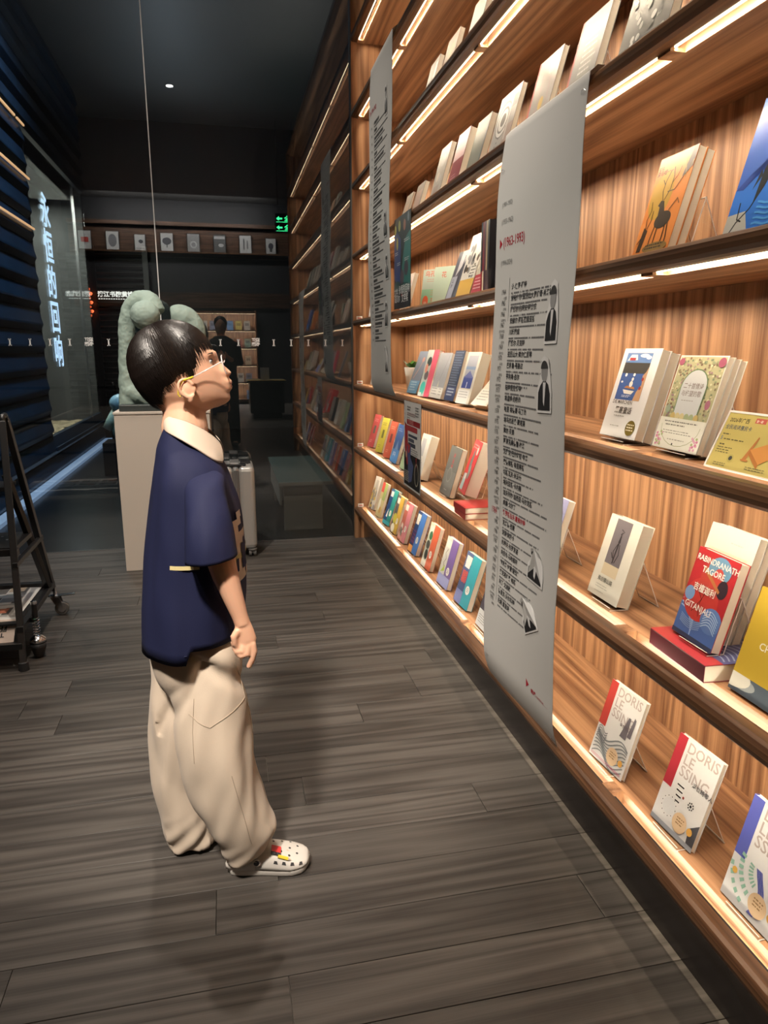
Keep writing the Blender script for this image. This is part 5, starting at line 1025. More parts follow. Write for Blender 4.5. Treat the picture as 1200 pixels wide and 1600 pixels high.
# eyes, lips, brows
for sy in (-1, 1):
    c = Vector((-0.0360, HC+sy*.030, 1.2560))
    e = MB().ball(c, .0100, 20, 14).build('eye', mat('eye_white', (.7, .68, .65), .15) if sy < 0 else bpy.data.materials['eye_white'], boy, smooth=True)
    MB().lathe(c+Vector((.0087, 0, .002)), [(.0, .0010), (.0052, .0004), (.0055, -.001), (0, -.001)], 16, axis='X').build('iris', mat('dark_iris', (.02, .012, .01), .1) if sy < 0 else bpy.data.materials['dark_iris'], e)
    br = [Vector((-0.0360+.0105-.010*abs(t)**1.6, HC+sy*(.030+.016*t), 1.2560+.0165+.003*(1-t*t))) for t in [-1+.25*i for i in range(9)]]
    MB().tube(br, [.0006, .0012, .0015, .0016, .0016, .0015, .0012, .0009, .0004], 6).build('eyebrow', hairm, boy)
    lid = [Vector((-0.0360+.0108*cos(R(34))*cos(t)+.0015, HC+sy*.030+.0125*sin(t), 1.2560+.0052)) for t in [R(-70)+R(14)*i for i in range(11)]]
    MB().tube(lid, .0009, 6).build('eyelid_line', hairm, boy)
lp = MB()
lp.tube([Vector((0.0140-.0030-.010*abs(t)**2, HC+.014*t, 1.2050+.0035-.002*t*t)) for t in [-1+.2*i for i in range(11)]], [.0006, .0022, .003, .0034, .0037, .0038, .0037, .0034, .003, .0022, .0006], 8)
lp.tube([Vector((0.0140-.0030-.010*abs(t)**2, HC+.012*t, 1.2050-.0045+.0015*t*t)) for t in [-1+.2*i for i in range(11)]], [.0006, .0024, .0034, .004, .0042, .0042, .0042, .004, .0034, .0024, .0006], 8)
lp.build('lips', lipm, boy, smooth=True)

# hair: cap and many tapering locks flowing from the crown
HCEN = Vector((-0.1140, 1.68, 1.2540)); RA, RB, RCc = .0945, .0785, .0905
def edir(phi, el): return Vector((cos(el)*cos(phi), cos(el)*sin(phi), sin(el)))
def espt(d, k=1.): return HCEN+Vector((d.x*RA*k, d.y*RB*k, d.z*RCc*k))
EL = [(0, 18), (25, 13), (40, 6), (50, 0), (53, -27), (58, -29), (62, -19), (80, -19), (86, -36), (100, -48), (120, -56), (150, -60), (180, -58)]
def elim(phi):
    d = abs(math.degrees((phi+pi) % (2*pi)-pi))
    for (a, ea), (b, eb) in zip(EL, EL[1:]):
        if a <= d <= b: return R(ea+(eb-ea)*(d-a)/(b-a))
    return R(-58)
def nape(ph, t): return .022*max(0, min(1, (abs(math.degrees((ph+pi) % (2*pi)-pi))-100)/25))*t**3
cap = MB(); rg = []
for i in range(26):
    t = i/25; ring = []
    for j in range(72):
        ph = 2*pi*j/72; e0 = R(90); e1 = elim(ph)+R(1 if abs(math.degrees((ph+pi) % (2*pi)-pi)) > 45 else 12); el = e0+(e1-e0)*t
        kk = .985-.05*max(0, t-.85)/.15
        ring.append(espt(edir(ph, el), kk+.008*noise.noise(Vector((ph*3, el*4, 1))))+Vector((.35, 0, -1)) * nape(ph, t))
    rg.append(ring)
cap.loft(rg, cap=True)
cap.build('hair_cap', hairm, boy, smooth=True)
hs = MB(); rh = random.Random(8)
crown = edir(pi, R(66))
def lock(target, width, lift, wob, sag=0.):
    tph = math.atan2(target.y, target.x); low_ = max(0, min(1, (-target.z-.35)/.4))
    pts = []; K = 9
    ang = math.acos(max(-1, min(1, crown.dot(target))))
    for i in range(K+1):
        t = .04+.96*i/K
        d = (crown*sin((1-t)*ang)+target*sin(t*ang))/max(sin(ang), 1e-4)
        side = crown.cross(target).normalized()*wob*sin(t*pi)*(1 if i else 0)
        d = (d+side).normalized()
        pts.append(espt(d, 1.0+lift*sin(t*pi*.9)+.004*t)-Vector((0, 0, sag*t**4))-Vector((-.35, 0, 1))*nape(tph, t)*low_)
    vs = []
    for i, p in enumerate(pts):
        dd = (pts[min(i+1, K)]-pts[max(i-1, 0)]).normalized(); nn = (p-HCEN).normalized(); sd = dd.cross(nn).normalized()
        w = width*(.35+.65*sin(pi*min(1, .15+i/K*.75)))*(1-.85*max(0, (i/K-.6)/.4))
        vs += [p-sd*w, p+nn*w*.55, p+sd*w]
    fs = []
    for i in range(K): a = 3*i; fs += [(a, a+1, a+4, a+3), (a+1, a+2, a+5, a+4), (a+2, a, a+3, a+5)]
    hs.add(vs, fs)
for i in range(2600):
    ph = rh.uniform(-pi, pi); d = abs(math.degrees(ph)); e = elim(ph)
    inner = rh.random() < .45
    el = e+(R(rh.uniform(4, 60)) if inner else R(rh.uniform(-3, 6)))
    if d < 55: el = el+R(rh.uniform(-7, 5)) if not inner else el
    lock(edir(ph, el), rh.uniform(.0009, .0020), rh.uniform(-.004, .022), rh.uniform(-.10, .10), rh.uniform(0, .002))
for ph, el in [(q*R(6.2), R(rh.uniform(-2, 12))) for q in range(-8, 9)]+[(q*R(9), R(rh.uniform(2, 16))) for q in range(-5, 6)]:
    lock(edir(ph, el+R(4)), .0024, rh.uniform(.01, .03), rh.uniform(-.08, .08), .004)
tag(hs.build('hair_locks', hairm, boy, smooth=False), kind='stuff')

# glasses: clear frame, yellow ear tips
gl = thing('glasses', 'clear-framed glasses with yellow ear tips worn by the boy', 'glasses', (-0.0010, 1.6800, 1.2500))
clear = mat('clear_plastic', (.88, .78, .76), .12, spec=.8)
clear.node_tree.nodes['Principled BSDF'].inputs['Alpha'].default_value = .5
for sy in (-1, 1):
    c = Vector((-0.0010, 1.6800, 1.2500))+Vector((0, sy*.031, 0))
    tl = R(14)
    rim = [c+Vector((-.0195*sin(a)*sin(tl)-.003*abs(cos(a)), .0215*cos(a), .0205*sin(a)*cos(tl))) for a in [2*pi*i/28 for i in range(29)]]
    MB().tube(rim, .0014, 8, cap=False).build('rim', clear, gl, smooth=True)
    MB().add([c+Vector((-.0185*sin(a)*sin(tl)-.002, .0205*cos(a), .0195*sin(a)*cos(tl))) for a in [2*pi*i/28 for i in range(28)]], [tuple(range(28))]).build('lens', M['acryl'], gl)
    h = c+Vector((-.006, sy*.0215, .004)); tip = Vector((-0.0670, 1.6100, 1.2250)); tip.y = HC+sy*.0745; end = Vector((-0.0890, 1.6050, 1.2180)); end.y = HC+sy*.0765
    MB().tube([h, h+Vector((-.004, sy*.010, 0)), (h+tip)/2+Vector((0, sy*.006, .001)), tip], .0016, 8).build('temple', clear, gl, smooth=True)
    MB().tube([tip, (tip+end)/2, end], .0024, 8).build('ear_tip', yell, gl, smooth=True)
    lo = Vector((-0.0970, 1.6050, 1.1860)); lo.y = HC+sy*.0755
    MB().tube([end, end+Vector((-.004, 0, -.006)), lo+Vector((-.003, 0, .012)), lo+Vector((-.004, 0, .002)), lo+Vector((0, 0, -.003)), lo+Vector((.004, 0, .001)), lo+Vector((.003, 0, .006))], .0015, 8).build('ear_hook', yell, gl, smooth=True)
MB().tube([Vector((-0.0010, 1.6800, 1.2500))+Vector((-.001, -.0105, .004)), Vector((-0.0010, 1.6800, 1.2500))+Vector((.001, 0, .008)), Vector((-0.0010, 1.6800, 1.2500))+Vector((-.001, .0105, .004))], .0014, 8).build('bridge', clear, gl, smooth=True)

# polo shirt
def fold(p, n_, amp, sx=18, sz=5, seed=0.): return p+n_*amp*(noise.noise(Vector((p.x*sx+seed, p.y*sx, p.z*sz)))+.5*noise.noise(Vector((p.x*sx*2.1+seed, p.y*sx*2, p.z*sz*2.2+5))))
SH = [(*(-0.122, 1.131), *(-0.054, 1.11), .050), (*(-0.137, 1.112), *(-0.043, 1.087), .066), (*(-0.146, 1.092), *(-0.033, 1.066), .088), (*(-0.154, 1.07), *(-0.024, 1.045), .112), (*(-0.159, 1.044), *(-0.012, 1.023), .134), (*(-0.168, 1.006), *(0, 0.988), .150), (*(-0.178, 0.95), *(0.015, 0.935), .158), (*(-0.188, 0.891), *(0.022, 0.876), .163), (*(-0.199, 0.815), *(0.026, 0.804), .166), (*(-0.209, 0.735), *(0.024, 0.721), .17), (*(-0.219, 0.651), *(0.015, 0.648), .172)]
SH = lerp_rows(SH, 4)
SX = [((a+c)/2, (b+d)/2, (c-a)/2, w, (d-b)/2) for a, b, c, d, w in SH]
def shirt_pt(a, z, off=0.):
    """surface of the shirt at angle a (0 front, -90 near side) and height z"""
    for p, q in zip(SX, SX[1:]):
        if p[1] >= z >= q[1] or q is SX[-1]:
            t = (p[1]-z)/(p[1]-q[1]); cx, rx, ry = [p[i]+(q[i]-p[i])*t for i in (0, 2, 3)]; break
    c, s = cos(a), sin(a); pw = 2/2.3
    return Vector((cx+(rx+off)*math.copysign(abs(c)**pw, c), 1.66+(ry+off)*math.copysign(abs(s)**pw, s), z))
sm = MB(); rings = []
for i, (cx, z, rx, ry, tz) in enumerate(SX):
    k = i/(len(SX)-1)
    zf = None
    if i >= len(SX)-4:
        u_ = (i-(len(SX)-4))/3
        zf = lambda a, u_=u_: -(.032*u_ if cos(a) < -.05 else .0)-.006*u_*abs(sin(a))
    rings.append([fold(p, Vector((cos(2*pi*j/96), sin(2*pi*j/96), 0)), .0065*min(1, k*2), 16, 4, 3.) for j, p in enumerate(sring(cx, 1.66, z, rx, ry, 96, 2.3, tz, zf))])
sm.loft(rings, cap=False)
SLV = [((299, 712), (331, 708), 1.566, .022), ((290, 730), (350, 722), 1.530, .045), ((287, 765), (361, 758), 1.500, .056), ((287, 805), (367, 797), 1.482, .060), ((288, 845), (372, 836), 1.470, .062), ((290, 877), (376, 864), 1.462, .062)]
for side in (-1, 1):
    rr = []
    for (c0, z0, c1, z1, yc, ry) in lerp_rows([(-0.0760, 1.0250, -0.0390, 1.0280, 1.562, 0.02), (-0.0870, 1.0130, -0.0180, 1.0180, 1.538, 0.04), (-0.0960, 0.9830, -0.0130, 0.9900, 1.512, 0.052), (-0.0980, 0.9440, -0.0070, 0.9510, 1.486, 0.059), (-0.0990, 0.8980, 0.0000, 0.9040, 1.47, 0.062), (-0.0980, 0.8560, 0.0060, 0.8670, 1.462, 0.062)], 4):
        yc2 = yc if side < 0 else 2*1.66-yc
        rr.append([fold(p, Vector((cos(2*pi*j/56), sin(2*pi*j/56), 0)), .005, 22, 7, side*9.) for j, p in enumerate(sring((c0+c1)/2, yc2, (z0+z1)/2, (c1-c0)/2, ry, 56, 2.1, (z1-z0)/2))])
    sm.loft(rr, cap=False)
    hemr = rr[-1]
o = sm.build('shirt_raw', navy, None, fix=False)
so = o.modifiers.new('t', 'SOLIDIFY'); so.thickness = .0028; so.offset = 0
shirt = ev(o, 'polo_shirt', navy, boy)
# seams, hems and stripes
for k_, zz in ((0, .628),):
    MB().tube([shirt_pt(R(-92-2*i), .635+.0*i, .002) for i in range(2)], .001, 4).build('slit_edge', navy, boy)
def strip_on(a0, a1, z0, z1, m, name, off=.0035, n=8, slope=0.):
    b = MB()
    for i in range(n+1):
        a = a0+(a1-a0)*i/n; dz = slope*i/n; b.v += [tuple(shirt_pt(a, z1+dz, off)), tuple(shirt_pt(a, z0+dz, off))]
    for i in range(n): b.f.append((2*i, 2*i+1, 2*i+3, 2*i+2)); b.m.append(0); b.c.append((1, 1, 1))
    o = b.build(name, m, boy); return o
ZST = (-0.059, 0.832)[1]
strip_on(R(-112), R(-62), ZST-.005, ZST+.004, mat('pale_yellow_stripe', (.62, .52, .25), .8), 'shirt_stripe')
strip_on(R(-50), R(50), ZST-.006, ZST+.006, bpy.data.materials['pale_yellow_stripe'], 'shirt_stripe', n=16)
# big cream letters on the chest, seen edge-on
for a0, a1, z0, z1 in ((-52, -20, .90, .915), (-46, -8, .775, .885), (-30, -16, .915, .93), (8, 50, .775, .90), (-44, -30, .885, .90)):
    strip_on(R(a0), R(a1), z0, z1, creamc, 'chest_lettering')
for a0, a1, z0, z1 in ((-28, -14, .80, .858), (-40, -36, .80, .83)):
    strip_on(R(a0), R(a1), z0, z1, navy, 'chest_lettering', off=.0046)
# near sleeve hem and shoulder seam
hp = [p for p in []]
# collar: folded cream band
cb_ = MB(); n = 48; KK = []
for (tp, lw) in [((-0.1310, 1.6720, 1.1370), (-0.1390, 1.6720, 1.1110)), ((-0.1280, 1.6500, 1.1390), (-0.1380, 1.6400, 1.1090)), ((-0.1170, 1.6280, 1.1380), (-0.1280, 1.6040, 1.1040)), ((-0.0890, 1.6150, 1.1310), (-0.0950, 1.5670, 1.0900)), ((-0.0600, 1.6220, 1.1160), (-0.0610, 1.5670, 1.0670)), ((-0.0340, 1.6420, 1.0950), (-0.0310, 1.5800, 1.0430)), ((-0.0200, 1.6560, 1.0780), (-0.0120, 1.6120, 1.0340))]: KK.append((*tp, *lw))
KK = lerp_rows(KK, 4); nk = len(KK)
half = [(Vector(r_[:3]), Vector(r_[3:])) for r_ in KK]
other = [(Vector((a_.x, 2*1.672-a_.y, a_.z)), Vector((b_.x, 2*1.672-b_.y, b_.z))) for a_, b_ in half]
allr = list(reversed(half))+other[1:]
top = [a_ for a_, b_ in allr]; low = [b_ for a_, b_ in allr]; n = len(top); idx = list(range(n))
segs = [(i, i+1) for i in range(n-1)]
mid = [t.lerp(l, .45)+((l-Vector(((-0.0920, 1.1150)[0], 1.672, l.z))).normalized()*.005+Vector((0, 0, .004))) for t, l in zip(top, low)]
cb_.v = [tuple(p) for p in top+mid+low]
for a, b in segs:
    for r_ in range(2): cb_.f.append((r_*n+a, r_*n+b, (r_+1)*n+b, (r_+1)*n+a)); cb_.m.append(0); cb_.c.append((1, 1, 1))
o = cb_.build('collar_raw', creamc, None); so = o.modifiers.new('t', 'SOLIDIFY'); so.thickness = .003; so.offset = 0; sb2 = o.modifiers.new('b', 'SUBSURF'); sb2.levels = 1; sb2.render_levels = 1
ev(o, 'collar', creamc, boy)

# trousers
pm = MB()
hipr = lerp_rows([(-0.1950, 0.6650, -0.0030, 0.6490, 0.145), (-0.2020, 0.6090, 0.0030, 0.5910, 0.152), (-0.2000, 0.5520, 0.0000, 0.5320, 0.14), (-0.1880, 0.5090, -0.0200, 0.4910, 0.11)], 4)
pm.loft([sring((a+c)/2, 1.66, (b+d)/2, (c-a)/2, w, 64, 2.4, (d-b)/2) for a, b, c, d, w in hipr])
for L_ in ([(-0.1830, 0.6600, 0.0020, 0.6440, 1.63, 0.11), (-0.1740, 0.6260, 0.0090, 0.6090, 1.615, 0.11), (-0.1620, 0.5810, 0.0160, 0.5630, 1.605, 0.095), (-0.1580, 0.5020, 0.0180, 0.4890, 1.6, 0.1), (-0.1520, 0.4070, 0.0230, 0.3930, 1.592, 0.102), (-0.1390, 0.3250, 0.0310, 0.3110, 1.585, 0.1), (-0.1210, 0.2400, 0.0430, 0.2370, 1.58, 0.094), (-0.0920, 0.1660, 0.0610, 0.1750, 1.578, 0.085), (-0.0650, 0.1120, 0.0750, 0.1340, 1.578, 0.072), (-0.0560, 0.0760, 0.0660, 0.1030, 1.58, 0.06), (-0.0490, 0.0510, 0.0480, 0.0720, 1.582, 0.05)], [(-0.2040, 0.6340, -0.0480, 0.6210, 1.7, 0.1), (-0.2110, 0.5470, -0.0680, 0.5330, 1.73, 0.085), (-0.2210, 0.4590, -0.0650, 0.4430, 1.735, 0.095), (-0.2310, 0.3510, -0.0760, 0.3330, 1.74, 0.1), (-0.2360, 0.2400, -0.0910, 0.2200, 1.745, 0.1), (-0.2320, 0.1420, -0.0960, 0.1320, 1.75, 0.098), (-0.2240, 0.0640, -0.0910, 0.0710, 1.75, 0.094), (-0.2110, 0.0050, -0.0810, 0.0260, 1.75, 0.088)]):
    pm.loft([sring((a+c)/2, yc, (b+d)/2, (c-a)/2, w, 56, 2.3, (d-b)/2) for a, b, c, d, yc, w in lerp_rows(L_, 5)])
def pfold(p, n_):
    f = noise.noise(Vector((p.x*10+2, p.y*9, p.z*5+p.x*6)))*.016+noise.noise(Vector((p.x*26, p.y*20, p.z*9-p.x*12+4)))*.006
    # strong folds drawn toward the pocket and bunching at the hems
    f += -.012*math.exp(-((p.x*.75+(p.z-.50)*.9-.035)/.020)**2)*(1 if p.z > .32 else 0)*(1 if p.y < 1.68 else 0)
    f += -.009*math.exp(-((p.x*.95-(p.z-.52)*.55+.115)/.014)**2)*(1 if .36 < p.z < .60 else 0)*(1 if p.y < 1.66 else 0)
    if p.z < .13 and p.y < 1.68: f += .006*sin((p.z*.8-p.x*.9)*120)*(1-p.z/.13)
    return p+n_*f
trs = remesh(pm, 'trousers', pantm, boy, vox=.0048, it=3, fac=.5, fn=pfold)
from mathutils.bvhtree import BVHTree
bv = BVHTree.FromPolygons([v.co[:] for v in trs.data.vertices], [p.vertices[:] for p in trs.data.polygons])
def seam(pts, r=.0009, name='seam', m=None):
    """stitched line laid on the near face of the trousers"""
    out = []
    for x, z in pts:
        h = bv.ray_cast(Vector((x, 1.2, z)), Vector((0, 1, 0)))
        if h[0] is not None: out.append(h[0]+Vector((0, -.0007, 0)))
    if len(out) > 1: MB().tube(out, r, 5).build(name, m or seamm, boy)
def dense(pts, k=12): return [tuple(a+(b-a)*i/k for a, b in zip(p, q)) for p, q in zip(pts, pts[1:]) for i in range(k)]+[pts[-1]]
for ln in [[(-0.1160, 0.4840), (-0.0950, 0.4680), (-0.0710, 0.4550)], [(-0.0710, 0.4550), (-0.0320, 0.4770), (0.0130, 0.5020)], [(-0.0090, 0.5940), (0.0030, 0.5310), (0.0170, 0.4590), (0.0250, 0.3770), (0.0360, 0.2850)], [(-0.0290, 0.3360), (-0.0170, 0.2760), (-0.0020, 0.1980), (0.0080, 0.1360)], [(-0.1030, 0.5200), (-0.1100, 0.4430), (-0.1100, 0.3710)]]: seam(dense(ln))

# clogs
def clog(name_label, heel, toe, side):
    heel, toe = Vector(heel), Vector(toe); s = thing('clog', name_label, 'shoe', ((heel+toe)/2)[:]) 
    ax = (toe-heel); L = ax.length; ax.normalize(); sd = Vector((-ax.y, ax.x, 0))   # sd: left side
    def pt(t, w, z): return heel+ax*(t*L)+sd*w+Vector((0, 0, z))
    prof = [(0, .022), (.06, .031), (.2, .035), (.4, .036), (.6, .042), (.78, .046), (.9, .040), (.97, .026), (1., .010)]
    up = [(0, .012), (.1, .016)]
    def wd(t):
        for (a, wa), (b, wb) in zip(prof, prof[1:]):
            if a <= t <= b: return wa+(wb-wa)*(t-a)/(b-a)
        return .01
    def springz(t): return .006*max(0, (t-.7)/.3)**2+.003*max(0, (.15-t)/.15)
    m = MB(); rg = []
    for z, k in ((0, .90), (.004, .97), (.014, 1.0), (.022, .985)):
        ring = []
        for j in range(40):
            a = 2*pi*j/40; t = .5-.5*cos(a); t = min(max(t, 0), 1); ring.append(pt(.5+(t-.5)*(.97+.03*k), (wd(t) if sin(a) > 0 else -wd(t))*k*min(1, abs(sin(a))*2.2), z+springz(t)))
        rg.append(ring)
    m.loft(rg); m.build('sole', shoew, s, smooth=True, fix=True)
    # upper: arch over the front 55 %
    def hgt(t): # height of the upper
        P_ = [(.34, .062), (.42, .066), (.52, .064), (.65, .056), (.78, .046), (.9, .034), (.97, .026), (1.0, .018)]
        for (a, wa), (b, wb) in zip(P_, P_[1:]):
            if a <= t <= b: return wa+(wb-wa)*(t-a)/(b-a)
        return .062 if t < .34 else .02
    def upt(t, a, off=0.):   # a: 0 right .. pi left
        w = (wd(t)*.97+off); h = hgt(t)-.018+off; c = cos(a); return pt(t+(off if t > .97 else 0), -w*math.copysign(abs(c)**.75, c), .018+springz(t)+h*sin(a)**.7 if 0 < a < pi else .018+springz(t))
    m = MB(); rg = []
    ts = [.36+.64*i/14 for i in range(15)]
    for t in ts: rg.append([upt(min(t, .995), pi*j/24) for j in range(25)])
    vs = [p for r_ in rg for p in r_]
    m.add(vs, [(i*25+j, i*25+j+1, (i+1)*25+j+1, (i+1)*25+j) for i in range(14) for j in range(24)])
    o = m.build('upper_raw', shoew, None); so = o.modifiers.new('t', 'SOLIDIFY'); so.thickness = .004; so.offset = 0
    ev(o, 'upper', shoew, s)
    # low heel wall
    m = MB(); m.add([pt(max(t, .0), sg*wd(max(t, .01))*.95, z) for sg, t in [(1, .36-.36*i/8) for i in range(9)]+[(-1, .36*i/8) for i in range(9)] for z in (.018, .034+.012*(1 if t > .25 else 0))], [(2*i, 2*i+2, 2*i+3, 2*i+1) for i in range(17)])
    o = m.build('rim_raw', shoew, None); so = o.modifiers.new('t', 'SOLIDIFY'); so.thickness = .004; so.offset = 0; ev(o, 'heel_rim', shoew, s)
    # heel strap, swung back
    MB().tube([pt(.38, .040, .050), pt(.2, .043, .058), pt(.02, .036, .064), pt(-.04, 0, .066), pt(.02, -.036, .064), pt(.2, -.043, .058), pt(.38, -.040, .050)], [.008]*7, 8, flat=.35).build('heel_strap', shoew, s, smooth=True)
    for sg in (1, -1):
        c = pt(.375, sg*.0425, .047); MB().tube([c, c+sd*sg*.004], .0095, 18).build('rivet_ring', shoew, s, smooth=False); MB().tube([c+sd*sg*.004, c+sd*sg*.0052], .0068, 18).build('rivet', M['rubber'], s)
    # vent holes
    holes = [(.60, R(24)), (.70, R(26)), (.80, R(29)), (.90, R(33)), (.60, R(156)), (.70, R(154)), (.80, R(151)), (.90, R(147))]
    for t, a in holes:
        c = upt(t, a, .0023); e1 = (upt(t+.02, a, .0023)-upt(t-.02, a, .0023)).normalized(); e2 = (upt(t, a+.1, .0023)-upt(t, a-.1, .0023)).normalized()
        MB().add([c+e1*.0055*q+e2*.0038*w for q, w in ((-1, -1), (1, -1), (.6, 1), (-.6, 1))], [(0, 1, 2, 3)]).build('side_port', M['rubber'], s)
    for t, a in ((.56, R(60)), (.56, R(100)), (.66, R(72)), (.66, R(110)), (.76, R(64)), (.76, R(90)), (.76, R(118)), (.47, R(78)), (.85, R(80)), (.85, R(105))):
        c = upt(t, a, .0023); e1 = (upt(t+.02, a, .0023)-upt(t-.02, a, .0023)).normalized(); e2 = (upt(t, a+.1, .0023)-upt(t, a-.1, .0023)).normalized()
        MB().add([c+e1*.0032*cos(q)+e2*.0032*sin(q) for q in [2*pi*i/12 for i in range(12)]], [tuple(range(12))]).build('vent_hole', M['rubber'], s)
    return s, upt
cl, upt = clog('white vented clog with small charms on the boy forward foot', (-.052, 1.604, 0), (.152, 1.575, 0), 1)
def frame_at(t, a, off):
    c = upt(t, a, off); e1 = (upt(t+.02, a, off)-upt(t-.02, a, off)).normalized(); e2 = (upt(t, a+.1, off)-upt(t, a-.1, off)).normalized(); return c, e1, e2, e1.cross(e2).normalized()
c, e1, e2, nn = frame_at(.60, R(66), .004)
def plate(c, e1, e2, nn, a0, a1, b0, b1, t0, t1, m, name, par):
    MB().add([c+e1*a+e2*b+nn*t for t in (t0, t1) for a, b in ((a0, b0), (a1, b0), (a1, b1), (a0, b1))], [(3, 2, 1, 0), (4, 5, 6, 7), (0, 1, 5, 4), (1, 2, 6, 5), (2, 3, 7, 6), (3, 0, 4, 7)]).build(name, m, par, fix=True)
if nn.z < 0: nn = -nn
redm = mat('charm_red', (.55, .03, .03), .35)
plate(c, e1, e2, nn, -.012, .012, -.004, .013, 0, .0035, redm, 'shoe_charm', cl); plate(c, e1, e2, nn, -.012, -.001, -.011, -.004, 0, .0035, M['rubber'], 'shoe_charm', cl); plate(c, e1, e2, nn, .001, .012, -.011, -.004, 0, .0035, M['rubber'], 'shoe_charm', cl)
c, e1, e2, nn = frame_at(.70, R(47), .004)
if nn.z < 0: nn = -nn
MB().tube([c-e1*.016+nn*.003, c+e1*.010+nn*.003], .0042, 6).build('pencil_charm', yell, cl); MB().tube([c+e1*.010+nn*.003, c+e1*.018+nn*.003], [.0042, .0008], 6).build('pencil_tip', creamc, cl)
clog('white clog on the boy rear foot under the trouser hem', (-.190, 1.757, 0), (-.010, 1.745, 0), -1)
# ============================================================ PLINTH, SCULPTURE, SUITCASE, TROLLEY, PHOTOGRAPHER
pl = thing('plinth', 'tall cream display plinth carrying the green sculpture', 'plinth', (-.36, 4.46, 0))
box('plinth_body', (-.628, 4.275, 0), (-.10, 4.68, .925), M['plinth'], pl, bevel=.002); box('plinth_top', (-.632, 4.27, .926), (-.096, 4.685, .940), M['plinth'], pl, bevel=.002)
box('small_label', (-.49, 4.2742, .10), (-.455, 4.2748, .103), M['steel'], pl)
sc_ = thing('sculpture', 'grey-green curled sculpture on a dark slab on the plinth', 'sculpture', (-.36, 4.45, .94))
box('slab', (-.60, 4.30, .9405), (-.14, 4.62, .978), M['slab'], sc_, bevel=.004)
m = MB()
def rough_tube(pts, rr, n=28):
    rows = lerp_rows([(*p, r) for p, r in zip(pts, rr)], 6); m.tube([Vector(r_[:3]) for r_ in rows], [r_[3] for r_ in rows], n)
rough_tube([(-0.567, 4.45, 0.941), (-0.56, 4.45, 1.127), (-0.551, 4.45, 1.291), (-0.541, 4.45, 1.417), (-0.513, 4.45, 1.51), (-0.459, 4.44, 1.559), (-0.402, 4.42, 1.545), (-0.373, 4.4, 1.487)], [.052, .048, .046, .046, .050, .056, .062, .056])
m.ball((-0.424, 4.34, 1.474), (.082, .085, .080), 24, 16)
rough_tube([(-0.287, 4.42, 1.468), (-0.248, 4.42, 1.468), (-0.203, 4.43, 1.444), (-0.171, 4.43, 1.382), (-0.176, 4.43, 1.236), (-0.21, 4.43, 1.087), (-0.248, 4.43, 0.937)], [.058, .076, .078, .072, .060, .056, .058])
rough_tube([(-0.417, 4.42, 1.435), (-0.414, 4.42, 1.273), (-0.392, 4.43, 1.089), (-0.388, 4.43, 0.939)], [.04, .045, .05, .055])
rough_tube([(-0.554, 4.44, 1.046), (-0.4, 4.42, 1.008), (-0.241, 4.42, 1.043)], [.05, .06, .05])
remesh(m, 'curled_form', M['jade'], sc_, vox=.006, it=4, fn=lambda p, n_: p+n_*(.004*noise.noise(p*26)+.0022*noise.noise(p*75)))

# suitcase, seen on its narrow side
su = thing('suitcase', 'silver hard-shell suitcase on twin wheels beside the glass wall', 'suitcase', (.04, 4.56, 0))
x0, x1, y0, y1, z0, z1 = -.095, .150, 4.42, 4.74, .052, .578
def rbox(a, b, r, n=4):
    m = MB(); (ax, ay, az), (bx, by, bz) = a, b; rg = []
    zs = [az, az+r*.3, az+r, bz-r, bz-r*.3, bz]; ins = [r, r*.3, 0, 0, r*.3, r]
    for z, i_ in zip(zs, ins):
        ring = []
        for cx, cy, s0 in ((bx-r, by-r, 0), (ax+r, by-r, 90), (ax+r, ay+r, 180), (bx-r, ay+r, 270)):
            for k in range(n+1): t = R(s0+90*k/n); ring.append((cx+(r-i_*.8)*cos(t), cy+(r-i_*.8)*sin(t), z))
        rg.append(ring)
    return m.loft(rg)
rbox((x0, y0, z0), (.018, y1, z1), .028).build('shell_half', M['case'], su, smooth=False, bevel=.003); rbox((.052, y0, z0), (x1, y1, z1), .028).build('shell_half', M['case'], su, bevel=.003)
rbox((.014, y0+.004, z0+.004), (.056, y1-.004, z1-.002), .018).build('zip_band', M['casegrey'], su)
for xx in (.024, .035, .046): box('zip_track', (xx-.0025, y0-.0005, z0+.03), (xx+.0025, y0+.006, z1-.02), M['steel'], su)
for q in (0, .018, .034): MB().lathe((.036, y0-.004, .44-q), [(0, -.003), (.005, 0), (0, .003)], 8, axis='Z').build('zip_puller', M['chrome'], su)
for k in range(3): box('shell_rib', (.07+k*.024, y0+.02, z1-.001), (.082+k*.024, y1-.02, z1+.003), M['case'], su, bevel=.001)
box('top_handle', (.0, 4.50, z1-.004), (.06, 4.66, z1+.018), M['casegrey'], su, bevel=.006); box('handle_mount', (-.03, 4.46, z1-.003), (.10, 4.50, z1+.012), M['metalb'], su, bevel=.003); box('pull_handle', (.065, 4.55, z1-.002), (.13, 4.70, z1+.012), M['metalb'], su, bevel=.003)
for xx in (-.06, .118):
    for yy in (4.45, 4.71):
        w = MB().tube([(xx-.022, yy, .0225), (xx-.006, yy, .0225)], .022, 18).build('wheel', M['rubberg'], su); MB().tube([(xx+.006, yy, .0225), (xx+.022, yy, .0225)], .022, 18).build('wheel', M['rubberg'], su)
        box('wheel_fork', (xx-.006, yy-.008, .02), (xx+.006, yy+.012, .054), M['casegrey'], su); MB().lathe((xx, yy, .040), [(.026, 0), (.03, .006), (.028, .014)], 16).build('wheel_cup', M['casegrey'], su)

